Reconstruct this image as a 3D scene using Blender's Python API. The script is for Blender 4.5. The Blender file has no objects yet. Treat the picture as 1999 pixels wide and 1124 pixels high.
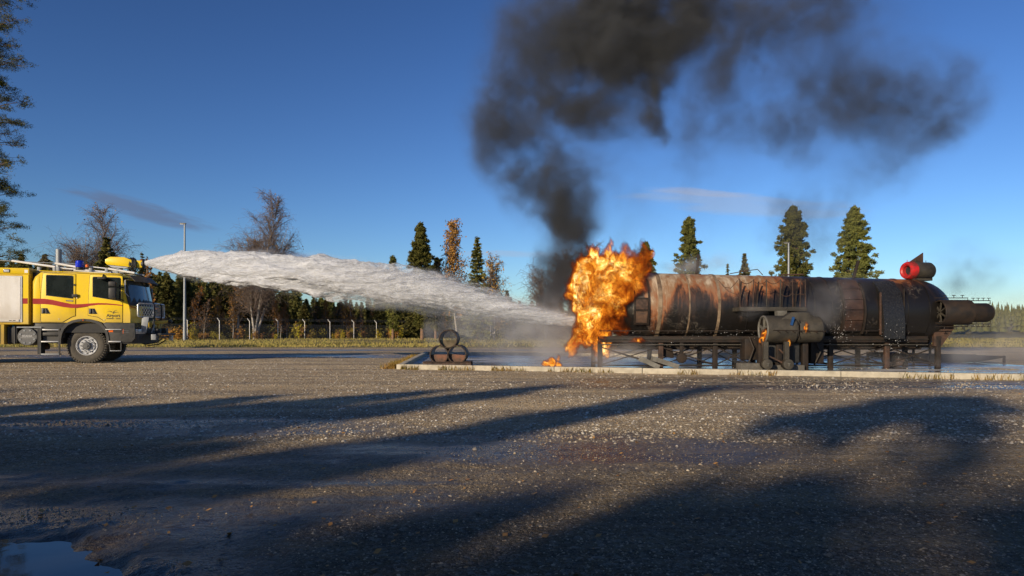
import bpy, bmesh, math, random
import numpy as np
from mathutils import Vector, Matrix
R = math.radians
SC = bpy.context.scene
COL = SC.collection
rng = np.random.default_rng(7)
random.seed(7)
# ------------------------------------------------------------------ camera
CAMH, F, CX, HY = .97, 1333.0, 1000.0, 648.0
cd = bpy.data.cameras.new('camera'); cam = bpy.data.objects.new('camera', cd); COL.objects.link(cam)
cam.location = (0, 0, CAMH); cam.rotation_euler = (R(90), 0, 0)
cd.sensor_width = 36; cd.lens = 36 * F / 1999; cd.shift_y = (HY - 562) / 1999; cd.clip_end = 5000; cd.clip_start = .05
SC.camera = cam
# ------------------------------------------------------------------ light
SUN_EL, SHADOW_AZ = 16.0, 36.0          # shadows run 36 degrees right of the view axis
SC.view_settings.view_transform = 'Standard'; SC.view_settings.look = 'None'
SC.view_settings.exposure = 0.22; SC.view_settings.gamma = 1.0; SC.view_settings.use_curve_mapping = False
sd = bpy.data.lights.new('sun', 'SUN'); sun = bpy.data.objects.new('sun', sd); COL.objects.link(sun)
sd.energy = 5.0; sd.angle = R(.6); sd.color = (1.0, .83, .60)
dv = Vector((math.sin(R(SHADOW_AZ)), math.cos(R(SHADOW_AZ)), -math.tan(R(SUN_EL))))
sun.rotation_euler = dv.to_track_quat('-Z', 'Y').to_euler(); sun.location = (-20, -30, 20)
wd = bpy.data.worlds.new('World'); SC.world = wd; wd.use_nodes = True

class NT:
    """tiny helper to write node trees"""
    def __init__(s, nt): s.nt = nt; nt.nodes.clear()
    def n(s, t, **kw):
        o = s.nt.nodes.new(t)
        for k, v in kw.items():
            if k.startswith('i_'):
                key = k[2:]; key = int(key) if key.isdigit() else key.replace('_', ' ')
                s.put(o, key, v)
            else: setattr(o, k, v)
        return o
    def put(s, o, key, v):
        if isinstance(v, bpy.types.NodeSocket): s.nt.links.new(v, o.inputs[key])
        else: o.inputs[key].default_value = v
    def math(s, op, a, b=0.0, c=None, clamp=False):
        o = s.n('ShaderNodeMath', operation=op, use_clamp=clamp); s.put(o, 0, a)
        if op not in ('ABSOLUTE', 'SQRT', 'SINE', 'COSINE', 'FLOOR', 'FRACT'): s.put(o, 1, b)
        if c is not None: s.put(o, 2, c)
        return o.outputs[0]
    def mix(s, f, a, b, mode='MIX'):
        o = s.n('ShaderNodeMix', data_type='RGBA', blend_type=mode)
        s.put(o, 0, f); s.put(o, 6, a); s.put(o, 7, b); return o.outputs[2]
    def noise(s, vec, scale, detail=4, rough=.55, dist=0.0):
        o = s.n('ShaderNodeTexNoise'); s.nt.links.new(vec, o.inputs['Vector'])
        o.inputs['Scale'].default_value = scale; o.inputs['Detail'].default_value = detail
        o.inputs['Roughness'].default_value = rough; o.inputs['Distortion'].default_value = dist
        return o.outputs[0]
    def ramp(s, f, stops, interp='LINEAR'):
        o = s.n('ShaderNodeValToRGB'); s.nt.links.new(f, o.inputs[0]); cr = o.color_ramp; cr.interpolation = interp
        while len(cr.elements) < len(stops): cr.elements.new(.5)
        for e, (p, c) in zip(cr.elements, stops):
            e.position = p; e.color = c if len(c) == 4 else (*c, 1)
        return o.outputs[0]
    def rng(s, v, a, b, c=0.0, d=1.0, smooth=False):
        o = s.n('ShaderNodeMapRange', interpolation_type='SMOOTHSTEP' if smooth else 'LINEAR')
        s.put(o, 0, v)
        for i, q in enumerate((a, b, c, d)): s.put(o, i + 1, q)
        return o.outputs[0]
def g3(v): return (v, v, v, 1)
def c4(c): return (*c, 1) if len(c) == 3 else c

W = NT(wd.node_tree)
sky = W.n('ShaderNodeTexSky', sky_type='NISHITA', sun_disc=False)
sky.sun_elevation = R(SUN_EL); sky.sun_rotation = R(180 + SHADOW_AZ)
sky.altitude = 100; sky.air_density = 1.0; sky.dust_density = .25; sky.ozone_density = 3.0
tc = W.n('ShaderNodeTexCoord'); sp = W.n('ShaderNodeSeparateXYZ'); wd.node_tree.links.new(tc.outputs['Generated'], sp.inputs[0])
skc = W.n('ShaderNodeHueSaturation'); W.put(skc, 'Color', sky.outputs[0]); skc.inputs['Saturation'].default_value = 1.0; skc.inputs['Value'].default_value = 1.0
gm_ = W.n('ShaderNodeGamma'); W.put(gm_, 'Color', W.mix(1.0, skc.outputs[0], (.186, .199, .228, 1), 'MULTIPLY')); gm_.inputs['Gamma'].default_value = 1.42
colr = W.mix(1.0, gm_.outputs[0], (5.0, 5.0, 5.0, 1), 'MULTIPLY')
yy = W.math('MAXIMUM', sp.outputs[1], .02)
U = W.math('DIVIDE', sp.outputs[0], yy); V = W.math('DIVIDE', sp.outputs[2], yy)
front = W.math('GREATER_THAN', sp.outputs[1], .05)
def cloud(px0, py0, px1, py1, thick, colour, strength, nsc, seed):
    """thin streak cloud between two directions, feathered by stretched noise"""
    global colr
    u0, v0, u1, v1 = (px0 - CX) / F, (HY - py0) / F, (px1 - CX) / F, (HY - py1) / F
    L = math.hypot(u1 - u0, v1 - v0); cu, cv = (u0 + u1) / 2, (v0 + v1) / 2; tx, ty = (u1 - u0) / L, (v1 - v0) / L
    du = W.math('SUBTRACT', U, cu); dw = W.math('SUBTRACT', V, cv)
    a = W.math('ADD', W.math('MULTIPLY', du, tx), W.math('MULTIPLY', dw, ty))
    b = W.math('SUBTRACT', W.math('MULTIPLY', dw, tx), W.math('MULTIPLY', du, ty))
    cb = W.n('ShaderNodeCombineXYZ'); W.put(cb, 0, W.math('MULTIPLY', a, nsc)); W.put(cb, 1, W.math('MULTIPLY', b, nsc * 7)); W.put(cb, 2, seed)
    nz = W.noise(cb.outputs[0], 1.0, 5, .6, .4)
    an = W.math('DIVIDE', a, L / 2); th = thick / F
    wav = W.math('MULTIPLY', W.math('SINE', W.math('MULTIPLY', an, 2.6)), th * .35)
    bn = W.math('DIVIDE', W.math('ADD', b, wav), th)
    rr = W.math('ADD', W.math('MULTIPLY', an, an), W.math('MULTIPLY', bn, bn))
    m = W.math('SUBTRACT', 1.0, W.math('ADD', rr, W.math('MULTIPLY', W.math('SUBTRACT', nz, .5), 2.4)))
    m = W.rng(m, .0, 1.0, 0.0, strength, True)
    colr = W.mix(W.math('MULTIPLY', m, front), colr, c4(colour))
cloud(105, 372, 440, 444, 24, (1.35, 1.85, 3.1), .75, 9, 3.1)
cloud(470, 488, 645, 503, 10, (1.8, 2.3, 3.8), .6, 10, 7.7)
cloud(1190, 392, 1700, 404, 28, (4.3, 4.9, 6.0), .42, 9, 1.3)
cloud(1240, 372, 1480, 380, 9, (5.0, 5.0, 5.8), .35, 12, 5.2)
cloud(880, 498, 1120, 492, 8, (4.6, 4.8, 5.6), .3, 12, 9.2)
bg = W.n('ShaderNodeBackground'); W.put(bg, 'Color', colr); bg.inputs['Strength'].default_value = .082
wo = W.n('ShaderNodeOutputWorld'); wd.node_tree.links.new(bg.outputs[0], wo.inputs[0])
SC.cycles.volume_bounces = 1; SC.cycles.max_bounces = 6; SC.cycles.transparent_max_bounces = 24
SC.cycles.volume_step_rate = 2.0; SC.cycles.volume_max_steps = 160; SC.cycles.sample_clamp_indirect = 4

# ------------------------------------------------------------------ helpers
def gx(px, py):                                   # ground point under a direction
    Y = CAMH * F / (py - HY); return (px - CX) / F * Y, Y
def at(px, py, Y): return (px - CX) / F * Y, CAMH + (HY - py) / F * Y    # X, Z at distance Y

def tag(o, label=None, cat=None, group=None, kind=None):
    for k, v in (('label', label), ('category', cat), ('group', group), ('kind', kind)):
        if v: o[k] = v
    return o
def empty(name, loc=(0, 0, 0), rz=0, label=None, cat=None, group=None):
    o = bpy.data.objects.new(name, None); COL.objects.link(o); o.location = loc; o.rotation_euler = (0, 0, rz)
    o.empty_display_size = .2
    return tag(o, label, cat, group)

class MB:
    def __init__(s): s.v = []; s.f = []; s.n = 0
    def add(s, v, f):
        s.v.extend(v); b = s.n; s.f.extend([tuple(i + b for i in q) for q in f]); s.n += len(v); return s
    def box(s, x0, x1, y0, y1, z0, z1, M=None):
        v = [(x, y, z) for x in (x0, x1) for y in (y0, y1) for z in (z0, z1)]
        if M is not None: v = [tuple(M @ Vector(p)) for p in v]
        return s.add(v, [(0, 1, 3, 2), (4, 6, 7, 5), (0, 4, 5, 1), (2, 3, 7, 6), (0, 2, 6, 4), (1, 5, 7, 3)])
    def frame(s, d):
        d = Vector(d).normalized(); a = Vector((0, 0, 1)) if abs(d.z) < .9 else Vector((1, 0, 0))
        u = d.cross(a).normalized(); return u, d.cross(u).normalized()
    def cyl(s, p, q, r0, r1=None, n=12, caps=True):
        r1 = r0 if r1 is None else r1; p, q = Vector(p), Vector(q); u, w = s.frame(q - p); v = []
        for c, r in ((p, r0), (q, r1)):
            for i in range(n):
                t = 2 * math.pi * i / n; v.append(tuple(c + (u * math.cos(t) + w * math.sin(t)) * r))
        f = [(i, (i + 1) % n, n + (i + 1) % n, n + i) for i in range(n)]
        if caps: f += [tuple(range(n))[::-1], tuple(range(n, 2 * n))]
        return s.add(v, f)
    def tube(s, pts, r, n=6, closed=False):
        pts = [Vector(p) for p in pts]; m = len(pts); v = []; rs = r if isinstance(r, (list, tuple)) else [r] * m
        for k in range(m):
            d = (pts[(k + 1) % m] - pts[k - 1]) if closed or 0 < k < m - 1 else (pts[1] - pts[0] if k == 0 else pts[-1] - pts[-2])
            u, w = s.frame(d)
            for i in range(n):
                t = 2 * math.pi * i / n; v.append(tuple(pts[k] + (u * math.cos(t) + w * math.sin(t)) * rs[k]))
        f = []
        for k in range(m if closed else m - 1):
            a, b = k * n, ((k + 1) % m) * n
            f += [(a + i, a + (i + 1) % n, b + (i + 1) % n, b + i) for i in range(n)]
        if not closed: f += [tuple(range(n))[::-1], tuple(range((m - 1) * n, m * n))]
        return s.add(v, f)
    def bar(s, p, q, w, h=None):                   # square bar
        h = h or w; p, q = Vector(p), Vector(q); d = (q - p).normalized()
        a = Vector((0, 0, 1)) if abs(d.z) < .95 else Vector((0, 1, 0)); u = d.cross(a).normalized(); t = u.cross(d).normalized()
        v = [tuple(c + u * i * w / 2 + t * j * h / 2) for c in (p, q) for i, j in ((-1, -1), (1, -1), (1, 1), (-1, 1))]
        return s.add(v, [(3, 2, 1, 0), (4, 5, 6, 7), (0, 1, 5, 4), (1, 2, 6, 5), (2, 3, 7, 6), (3, 0, 4, 7)])
    def lathe(s, prof, c, axis='x', n=48, arc=None):  # prof: (along, radius)
        v = []; a0, a1 = arc or (0, 2 * math.pi); full = arc is None; N = n if full else n + 1
        for (a, r) in prof:
            for i in range(N):
                t = a0 + (a1 - a0) * i / n; p = (r * math.cos(t), r * math.sin(t))
                q = {'x': (a, p[0], p[1]), 'y': (p[0], a, p[1]), 'z': (p[0], p[1], a)}[axis]
                v.append((q[0] + c[0], q[1] + c[1], q[2] + c[2]))
        f = []
        for k in range(len(prof) - 1):
            for i in range(n):
                j = (i + 1) % N if full else i + 1
                f.append((k * N + i, k * N + j, (k + 1) * N + j, (k + 1) * N + i))
        return s.add(v, f)
    def prism(s, poly, y0, y1, plane='xz'):
        n = len(poly); mk = {'xz': lambda a, b, d: (a, d, b), 'xy': lambda a, b, d: (a, b, d), 'yz': lambda a, b, d: (d, a, b)}[plane]
        v = [mk(a, b, y0) for a, b in poly] + [mk(a, b, y1) for a, b in poly]
        return s.add(v, [tuple(range(n)), tuple(range(n, 2 * n))[::-1]] + [(i, n + i, n + (i + 1) % n, (i + 1) % n) for i in range(n)])
    def torus(s, c, R0, r, axis='x', n=32, m=8, sq=1.0):
        prof = [(r * math.sin(2 * math.pi * k / m), R0 + r * math.cos(2 * math.pi * k / m)) for k in range(m + 1)]
        return s.lathe(prof, c, axis, n)
    def build(s, name, mat=None, parent=None, smooth=35, bevel=0.0):
        me = bpy.data.meshes.new(name); me.from_pydata(s.v, [], s.f); me.update()
        if not bevel:
            pass
        bm = bmesh.new(); bm.from_mesh(me); bmesh.ops.recalc_face_normals(bm, faces=bm.faces)
        if bevel:
            es = [e for e in bm.edges if len(e.link_faces) == 2 and e.calc_face_angle(0) > R(40)]
            bmesh.ops.bevel(bm, geom=es, offset=bevel, segments=2, affect='EDGES', profile=.6, clamp_overlap=True)
        bm.to_mesh(me); bm.free()
        if smooth:
            me.polygons.foreach_set('use_smooth', [True] * len(me.polygons)); me.set_sharp_from_angle(angle=R(smooth))
        o = bpy.data.objects.new(name, me); COL.objects.link(o)
        if mat: me.materials.append(mat)
        if parent: o.parent = parent
        return o
def npmesh(name, v, f, mat=None, parent=None, smooth=False, k=None):
    """mesh from numpy arrays; f is (n,k) all same size"""
    v = np.asarray(v, np.float32); f = np.asarray(f, np.int32); k = f.shape[1]
    me = bpy.data.meshes.new(name); me.vertices.add(len(v)); me.vertices.foreach_set('co', v.ravel())
    me.loops.add(f.size); me.loops.foreach_set('vertex_index', f.ravel())
    me.polygons.add(len(f)); me.polygons.foreach_set('loop_start', np.arange(0, f.size, k, dtype=np.int32))
    if smooth: me.polygons.foreach_set('use_smooth', np.ones(len(f), bool))
    me.update(); me.validate()
    if mat: me.materials.append(mat)
    o = bpy.data.objects.new(name, me); COL.objects.link(o)
    if parent: o.parent = parent
    return o
_lat = {}
def vnoise(x, y, z, seed):
    if seed not in _lat: _lat[seed] = np.random.default_rng(seed).random((32, 32, 32), np.float32)
    L = _lat[seed]; xi = np.floor(x).astype(np.int32); yi = np.floor(y).astype(np.int32); zi = np.floor(z).astype(np.int32)
    fx = (x - xi).astype(np.float32); fy = (y - yi).astype(np.float32); fz = (z - zi).astype(np.float32)
    fx = fx * fx * (3 - 2 * fx); fy = fy * fy * (3 - 2 * fy); fz = fz * fz * (3 - 2 * fz)
    x0, x1, y0, y1, z0, z1 = xi & 31, (xi + 1) & 31, yi & 31, (yi + 1) & 31, zi & 31, (zi + 1) & 31
    a = L[x0, y0, z0] * (1 - fx) + L[x1, y0, z0] * fx; b = L[x0, y1, z0] * (1 - fx) + L[x1, y1, z0] * fx
    c = L[x0, y0, z1] * (1 - fx) + L[x1, y0, z1] * fx; d = L[x0, y1, z1] * (1 - fx) + L[x1, y1, z1] * fx
    a = a * (1 - fy) + b * fy; c = c * (1 - fy) + d * fy
    return a * (1 - fz) + c * fz
def fbm(x, y, z, seed, octv=4, gain=.5, ridge=False):
    s = 0; a = 1; t = 0
    for k in range(octv):
        q = vnoise(x * 2 ** k + 7.3 * k, y * 2 ** k + 3.1 * k, z * 2 ** k + 1.7 * k, seed + k)
        if ridge: q = 1 - abs(2 * q - 1)
        s = s + a * q; t += a; a *= gain
    return s / t

def grid_volume(name, lo, hi, vox, fn, mat, parent=None):
    """bake a numpy density field into a fog grid (mesh point data -> Volume Cube node)"""
    lo = np.array(lo, float); hi = np.array(hi, float); res = np.maximum(2, np.ceil((hi - lo) / vox).astype(int))
    hi = lo + (res - 1) * vox; ax = [lo[i] + vox * np.arange(res[i]) for i in range(3)]
    X, Y, Z = (q.astype(np.float32) for q in np.meshgrid(*ax, indexing='ij'))
    d = np.clip(fn(X, Y, Z), 0, None).astype(np.float32)
    for a in range(3):                              # zero border
        sl = [slice(None)] * 3
        for e in (0, -1): sl[a] = e; d[tuple(sl)] = 0
    d[d < .004] = 0
    N = d.size; me = bpy.data.meshes.new(name); me.vertices.add(N)
    co = np.zeros((N, 3), np.float32); co[:, 2] = lo[2]; co[:, 0] = lo[0]; co[:, 1] = lo[1]; me.vertices.foreach_set('co', co.ravel())
    at_ = me.attributes.new('d', 'FLOAT', 'POINT'); at_.data.foreach_set('value', d.ravel()); me.materials.append(mat)
    o = bpy.data.objects.new(name, me); COL.objects.link(o)
    if parent: o.parent = parent
    g = bpy.data.node_groups.new(name, 'GeometryNodeTree')
    g.interface.new_socket('Geometry', in_out='INPUT', socket_type='NodeSocketGeometry')
    g.interface.new_socket('Geometry', in_out='OUTPUT', socket_type='NodeSocketGeometry')
    nd = g.nodes.new; lk = g.links.new
    gi = nd('NodeGroupInput'); go = nd('NodeGroupOutput'); vc = nd('GeometryNodeVolumeCube')
    vc.inputs['Min'].default_value = tuple(lo); vc.inputs['Max'].default_value = tuple(hi)
    for i, a in enumerate('XYZ'): vc.inputs['Resolution ' + a].default_value = int(res[i])
    vc.inputs['Background'].default_value = 0
    pos = nd('GeometryNodeInputPosition')
    sub = nd('ShaderNodeVectorMath'); sub.operation = 'SUBTRACT'; lk(pos.outputs[0], sub.inputs[0]); sub.inputs[1].default_value = tuple(lo)
    sc = nd('ShaderNodeVectorMath'); sc.operation = 'SCALE'; lk(sub.outputs[0], sc.inputs[0]); sc.inputs['Scale'].default_value = 1 / vox
    sx = nd('ShaderNodeSeparateXYZ'); lk(sc.outputs[0], sx.inputs[0])
    def m(op, a, b=0.0, c=None):
        q = nd('ShaderNodeMath'); q.operation = op
        for i, w in enumerate((a, b, c)):
            if w is None: continue
            if isinstance(w, bpy.types.NodeSocket): lk(w, q.inputs[i])
            else: q.inputs[i].default_value = w
        return q.outputs[0]
    r = [m('MINIMUM', m('MAXIMUM', m('ROUND', sx.outputs[i]), 0.0), float(res[i] - 1)) for i in range(3)]
    # integer index to keep precision above 16M
    idx = m('MULTIPLY_ADD', m('MULTIPLY_ADD', r[0], float(res[1]), r[1]), float(res[2]), r[2])
    na = nd('GeometryNodeInputNamedAttribute'); na.data_type = 'FLOAT'; na.inputs['Name'].default_value = 'd'
    si = nd('GeometryNodeSampleIndex'); si.data_type = 'FLOAT'; si.domain = 'POINT'
    lk(gi.outputs[0], si.inputs['Geometry']); lk(na.outputs[0], si.inputs['Value']); lk(idx, si.inputs['Index'])
    lk(si.outputs[0], vc.inputs['Density'])
    sm = nd('GeometryNodeSetMaterial'); sm.inputs['Material'].default_value = mat
    lk(vc.outputs[0], sm.inputs[0]); lk(sm.outputs[0], go.inputs[0])
    md = o.modifiers.new('fog', 'NODES'); md.node_group = g
    return o

# ------------------------------------------------------------------ materials
def mat(name, a, b=None, rough=.6, rough2=None, metal=0.0, scale=4.0, detail=5, lo=.35, hi=.65, bump=0.0, bscale=None, coat=0.0, spec=.5, stretch=None, trans=0.0):
    m = bpy.data.materials.new(name); m.use_nodes = True; N = NT(m.node_tree)
    t = N.n('ShaderNodeTexCoord'); vec = t.outputs['Object']
    if stretch:
        mp = N.n('ShaderNodeMapping'); m.node_tree.links.new(vec, mp.inputs[0]); mp.inputs['Scale'].default_value = stretch; vec = mp.outputs[0]
    p = N.n('ShaderNodeBsdfPrincipled'); o = N.n('ShaderNodeOutputMaterial'); m.node_tree.links.new(p.outputs[0], o.inputs[0])
    p.inputs['Metallic'].default_value = metal; p.inputs['Coat Weight'].default_value = coat; p.inputs['Specular IOR Level'].default_value = spec
    b = b or tuple(x * .82 for x in a)
    nz = N.noise(vec, scale, detail, .6)
    f = N.rng(nz, lo, hi)
    N.put(p, 'Base Color', N.mix(f, c4(a), c4(b)))
    if rough2 is None: rough2 = min(1, rough + .12)
    N.put(p, 'Roughness', N.rng(nz, lo, hi, rough, rough2))
    if bump:
        bn = N.n('ShaderNodeBump'); bn.inputs['Strength'].default_value = bump; bn.inputs['Distance'].default_value = .02
        N.put(bn, 'Height', N.noise(vec, bscale or scale * 5, 5, .65)); N.put(p, 'Normal', bn.outputs[0])
    m['_p'] = 1
    return m
M = {}
M['yellow'] = mat('yellow_paint', (.86, .60, .004), (.78, .53, .004), .28, .42, scale=3, coat=.25)
def dirty(m, z0, z1):
    N = NT.__new__(NT); N.nt = m.node_tree; p = [n for n in N.nt.nodes if n.type == 'BSDF_PRINCIPLED'][0]; src = p.inputs['Base Color'].links[0].from_socket
    t = N.n('ShaderNodeTexCoord'); sx = N.n('ShaderNodeSeparateXYZ'); N.nt.links.new(t.outputs['Object'], sx.inputs[0])
    mp = N.n('ShaderNodeMapping'); N.nt.links.new(t.outputs['Object'], mp.inputs[0]); mp.inputs['Scale'].default_value = (3, 3, 1.1)
    a = N.noise(mp.outputs[0], 2.2, 6, .7, .4); f = N.math('MULTIPLY', N.rng(N.math('ADD', sx.outputs[2], N.math('MULTIPLY', N.math('SUBTRACT', a, .5), 1.0)), z0, z1, .8, .06), N.rng(a, .3, .7, .4, 1))
    N.put(p, 'Base Color', N.mix(f, src, (.27, .20, .11, 1))); r0 = p.inputs['Roughness'].links[0].from_socket; N.put(p, 'Roughness', N.math('ADD', r0, N.math('MULTIPLY', f, .4)))
dirty(M['yellow'], 1.15, 1.75)
M['yellow2'] = mat('yellow_paint_dusty', (.72, .47, .006), (.60, .39, .01), .4, .55, scale=5)
dirty(M['yellow2'], .7, 1.7)
M['red'] = mat('red_stripe', (.34, .008, .005), (.28, .007, .005), .6)
M['redp'] = mat('red_engine_paint', (.45, .013, .013), (.07, .018, .014), .4, .7, scale=5, lo=.42, hi=.68, bump=.2)
M['dark'] = mat('dark_plastic', (.030, .031, .032), (.05, .048, .045), .45, .7, scale=8)
M['black'] = mat('black_rubber', (.012, .012, .013), (.02, .02, .02), .5, .7, scale=12)
M['tyre'] = mat('tyre_rubber', (.05, .045, .038), (.085, .075, .06), .75, .9, scale=14)
M['rim'] = mat('wheel_silver', (.55, .56, .58), (.4, .41, .42), .35, .5, metal=.35, scale=10)
M['hub'] = mat('hub_grey', (.09, .095, .10), (.14, .14, .14), .5, metal=.3, scale=20)
M['white'] = mat('shutter_white', (.80, .80, .80), (.70, .68, .64), .4, .55, scale=2, stretch=(1, 1, .4))
M['alu'] = mat('aluminium', (.62, .62, .62), (.48, .48, .48), .3, .45, metal=.6, scale=12)
dirty(M['white'], 1.2, 1.8)
M['steel'] = mat('galvanised_steel', (.20, .215, .23), (.28, .30, .32), .45, .6, metal=.3, scale=6)
M['glass'] = mat('window_glass', (.010, .014, .014), (.02, .026, .026), .04, .06, scale=3, spec=.7)
M['ws'] = mat('windscreen_glass', (.03, .045, .055), (.05, .07, .08), .05, .08, scale=3, spec=.8)
M['visor'] = mat('smoked_visor', (.10, .07, .04), (.13, .09, .05), .55, .7, scale=4)
M['blue'] = mat('blue_beacon', (.005, .02, .55), (.003, .012, .40), .12, .2, scale=9)
M['orange'] = mat('orange_lens', (.8, .16, .01), (.7, .12, .01), .2, .3, scale=9)
M['lens'] = mat('clear_lens', (.75, .75, .72), (.5, .5, .5), .12, .2, metal=.2, scale=12)
M['bluecap'] = mat('blue_cap', (.02, .25, .6), None, .4)
M['concrete'] = mat('kerb_concrete', (.42, .38, .30), (.30, .27, .21), .8, .95, scale=6, bump=.4, bscale=40)
M['concdk'] = mat('block_concrete', (.12, .11, .095), (.07, .065, .055), .7, .9, scale=6, bump=.4, bscale=40)
M['rust'] = mat('rusty_steel', (.07, .034, .02), (.022, .014, .010), .6, .85, scale=7, bump=.4)
M['soot'] = mat('sooty_steel', (.012, .010, .009), (.028, .018, .012), .55, .75, spec=.3, scale=5, bump=.25)
M['sootgrey'] = mat('ash_grey_steel', (.055, .047, .034), (.018, .016, .013), .5, .75, scale=3.5, bump=.3)
M['dull'] = mat('dull_grey_steel', (.12, .115, .10), (.07, .065, .055), .5, .7, scale=5, bump=.3)
M['rustpale'] = mat('pale_rust_panel', (.11, .06, .035), (.04, .025, .018), .6, .8, scale=6, bump=.3)
M['tanring'] = mat('tan_band', (.26, .19, .12), (.06, .035, .02), .5, .8, scale=3, bump=.3)  # paler tan tone for the left ring bands
M['hatch'] = mat('brown_hatch', (.022, .013, .010), (.05, .025, .016), .35, .55, scale=5, bump=.3)
M['bark'] = mat('pine_bark', (.20, .11, .06), (.10, .07, .05), .85, .95, scale=3, bump=.5)
M['birchbark'] = mat('birch_bark', (.36, .33, .29), (.13, .11, .10), .8, .9, scale=5, lo=.45, hi=.7, stretch=(1, 1, 3))
M['twig'] = mat('twig_bark', (.17, .125, .10), (.10, .075, .065), .8, .9, scale=2)

def leafmat(name, a, b, c, scale=.9):
    m = bpy.data.materials.new(name); m.use_nodes = True; N = NT(m.node_tree)
    t = N.n('ShaderNodeTexCoord'); oi = N.n('ShaderNodeObjectInfo')
    nz = N.noise(t.outputs['Object'], scale, 3, .6); nz2 = N.noise(t.outputs['Object'], scale * 9, 2, .6)
    col = N.mix(N.rng(nz, .35, .65), c4(a), c4(b)); col = N.mix(N.rng(nz2, .5, .75), col, c4(c))
    hs = N.n('ShaderNodeHueSaturation'); N.put(hs, 'Color', col); N.put(hs, 'Value', N.rng(oi.outputs['Random'], 0, 1, .7, 1.25)); N.put(hs, 'Hue', N.rng(oi.outputs['Random'], 0, 1, .485, .51))
    d = N.n('ShaderNodeBsdfDiffuse'); N.put(d, 'Color', hs.outputs[0]); tr = N.n('ShaderNodeBsdfTranslucent'); N.put(tr, 'Color', hs.outputs[0])
    mx = N.n('ShaderNodeMixShader'); mx.inputs[0].default_value = .25
    o = N.n('ShaderNodeOutputMaterial'); L = m.node_tree.links.new
    L(d.outputs[0], mx.inputs[1]); L(tr.outputs[0], mx.inputs[2]); L(mx.outputs[0], o.inputs[0]); return m
M['spruce'] = leafmat('spruce_needles', (.12, .12, .038), (.06, .07, .025), (.26, .20, .06))
M['pine'] = leafmat('pine_needles', (.16, .165, .045), (.08, .095, .03), (.26, .23, .06))
M['birch'] = leafmat('birch_leaves', (.40, .20, .05), (.28, .15, .05), (.5, .3, .06), 2)
M['shrub'] = leafmat('yellow_shrub_leaves', (.42, .32, .03), (.20, .20, .04), (.5, .4, .05), 2)
M['grassb'] = leafmat('dry_grass', (.30, .22, .085), (.15, .15, .04), (.42, .30, .10), .5)
M['kerbgrass'] = leafmat('autumn_grass', (.34, .23, .07), (.16, .15, .04), (.5, .28, .05), 2)

# ---- volumes
def volmat(name, col, dens, aniso=0.0, absorb=None, emis=None):
    m = bpy.data.materials.new(name); m.use_nodes = True; N = NT(m.node_tree)
    p = N.n('ShaderNodeVolumePrincipled'); o = N.n('ShaderNodeOutputMaterial'); m.node_tree.links.new(p.outputs[0], o.inputs['Volume'])
    p.inputs['Color'].default_value = c4(col); p.inputs['Density'].default_value = dens; p.inputs['Anisotropy'].default_value = aniso
    p.inputs['Density Attribute'].default_value = 'density'
    if absorb: p.inputs['Absorption Color'].default_value = c4(absorb)
    if emis:
        a = N.n('ShaderNodeAttribute', attribute_name='density')
        c = N.ramp(a.outputs['Fac'], emis[0]); N.put(p, 'Emission Color', c)
        N.put(p, 'Emission Strength', N.math('MULTIPLY', a.outputs['Fac'], emis[1]))
    return m

# ================================================================== SETTING
def sstep(a, b, x):
    t = np.clip((x - a) / (b - a), 0, 1); return t * t * (3 - 2 * t)
def gheight(x, y):
    x = np.asarray(x, np.float32); y = np.asarray(y, np.float32); z0 = np.zeros_like(x)
    h = (fbm(x * .25, y * .5, z0, 40, 3) - .5) * .05 + (fbm(x * 1.1, y * 1.6, z0 + 3, 50, 4) - .5) * .035
    h += (fbm(x * 9, y * 9, z0 + 5, 60, 3) - .5) * .022
    u = x * .96 + y * .27; v = -x * .27 + y * .96              # shallow wheel ruts
    h += -.014 * np.exp(-((v - 4.6 - .2 * np.sin(u * .5)) / .28) ** 2) * sstep(-6, -3, -np.abs(u + 1) )
    h *= np.clip(1.2 - y / 30, .15, 1)
    d = np.sqrt(((x + 2.75) / 1.35) ** 2 + ((y - 2.45) / 1.0) ** 2) + (fbm(x * 2.2, y * 2.2, z0, 70, 4) - .5) * .9
    h -= .085 * (1 - sstep(.55, 1.2, d))
    for cx_, cy_, rx, ry in ((-8.0, 26.5, 2.4, .5), (7.8, 13.2, .5, .12), (9.2, 12.7, .5, .12), (-6.5, 26.0, 1, .3)):
        h -= .03 * (1 - sstep(.5, 1.2, np.sqrt(((x - cx_) / rx) ** 2 + ((y - cy_) / ry) ** 2)))
    # do not rise through the basin floor
    return h
nx, ny = 820, 640
tx = np.linspace(-1, 1, nx); gxs = np.sinh(tx * 4.6) / math.sinh(4.6) * 62
ty = np.linspace(0, 1, ny); gys = -4 + 46.5 * (np.exp(ty * 3.0) - 1) / (math.exp(3.0) - 1); gys = gys - 0
gys = np.where(ty < .04, -4 + (gys + 4), gys)
gys = np.concatenate([[-8, -4], np.linspace(-1, 1.9, 30), 2.0 + 40.5 * (np.exp(np.linspace(0, 1, ny) * 3.4) - 1) / (math.exp(3.4) - 1)])
GX, GY = np.meshgrid(gxs, gys, indexing='ij'); GZ = gheight(GX, GY)
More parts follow.
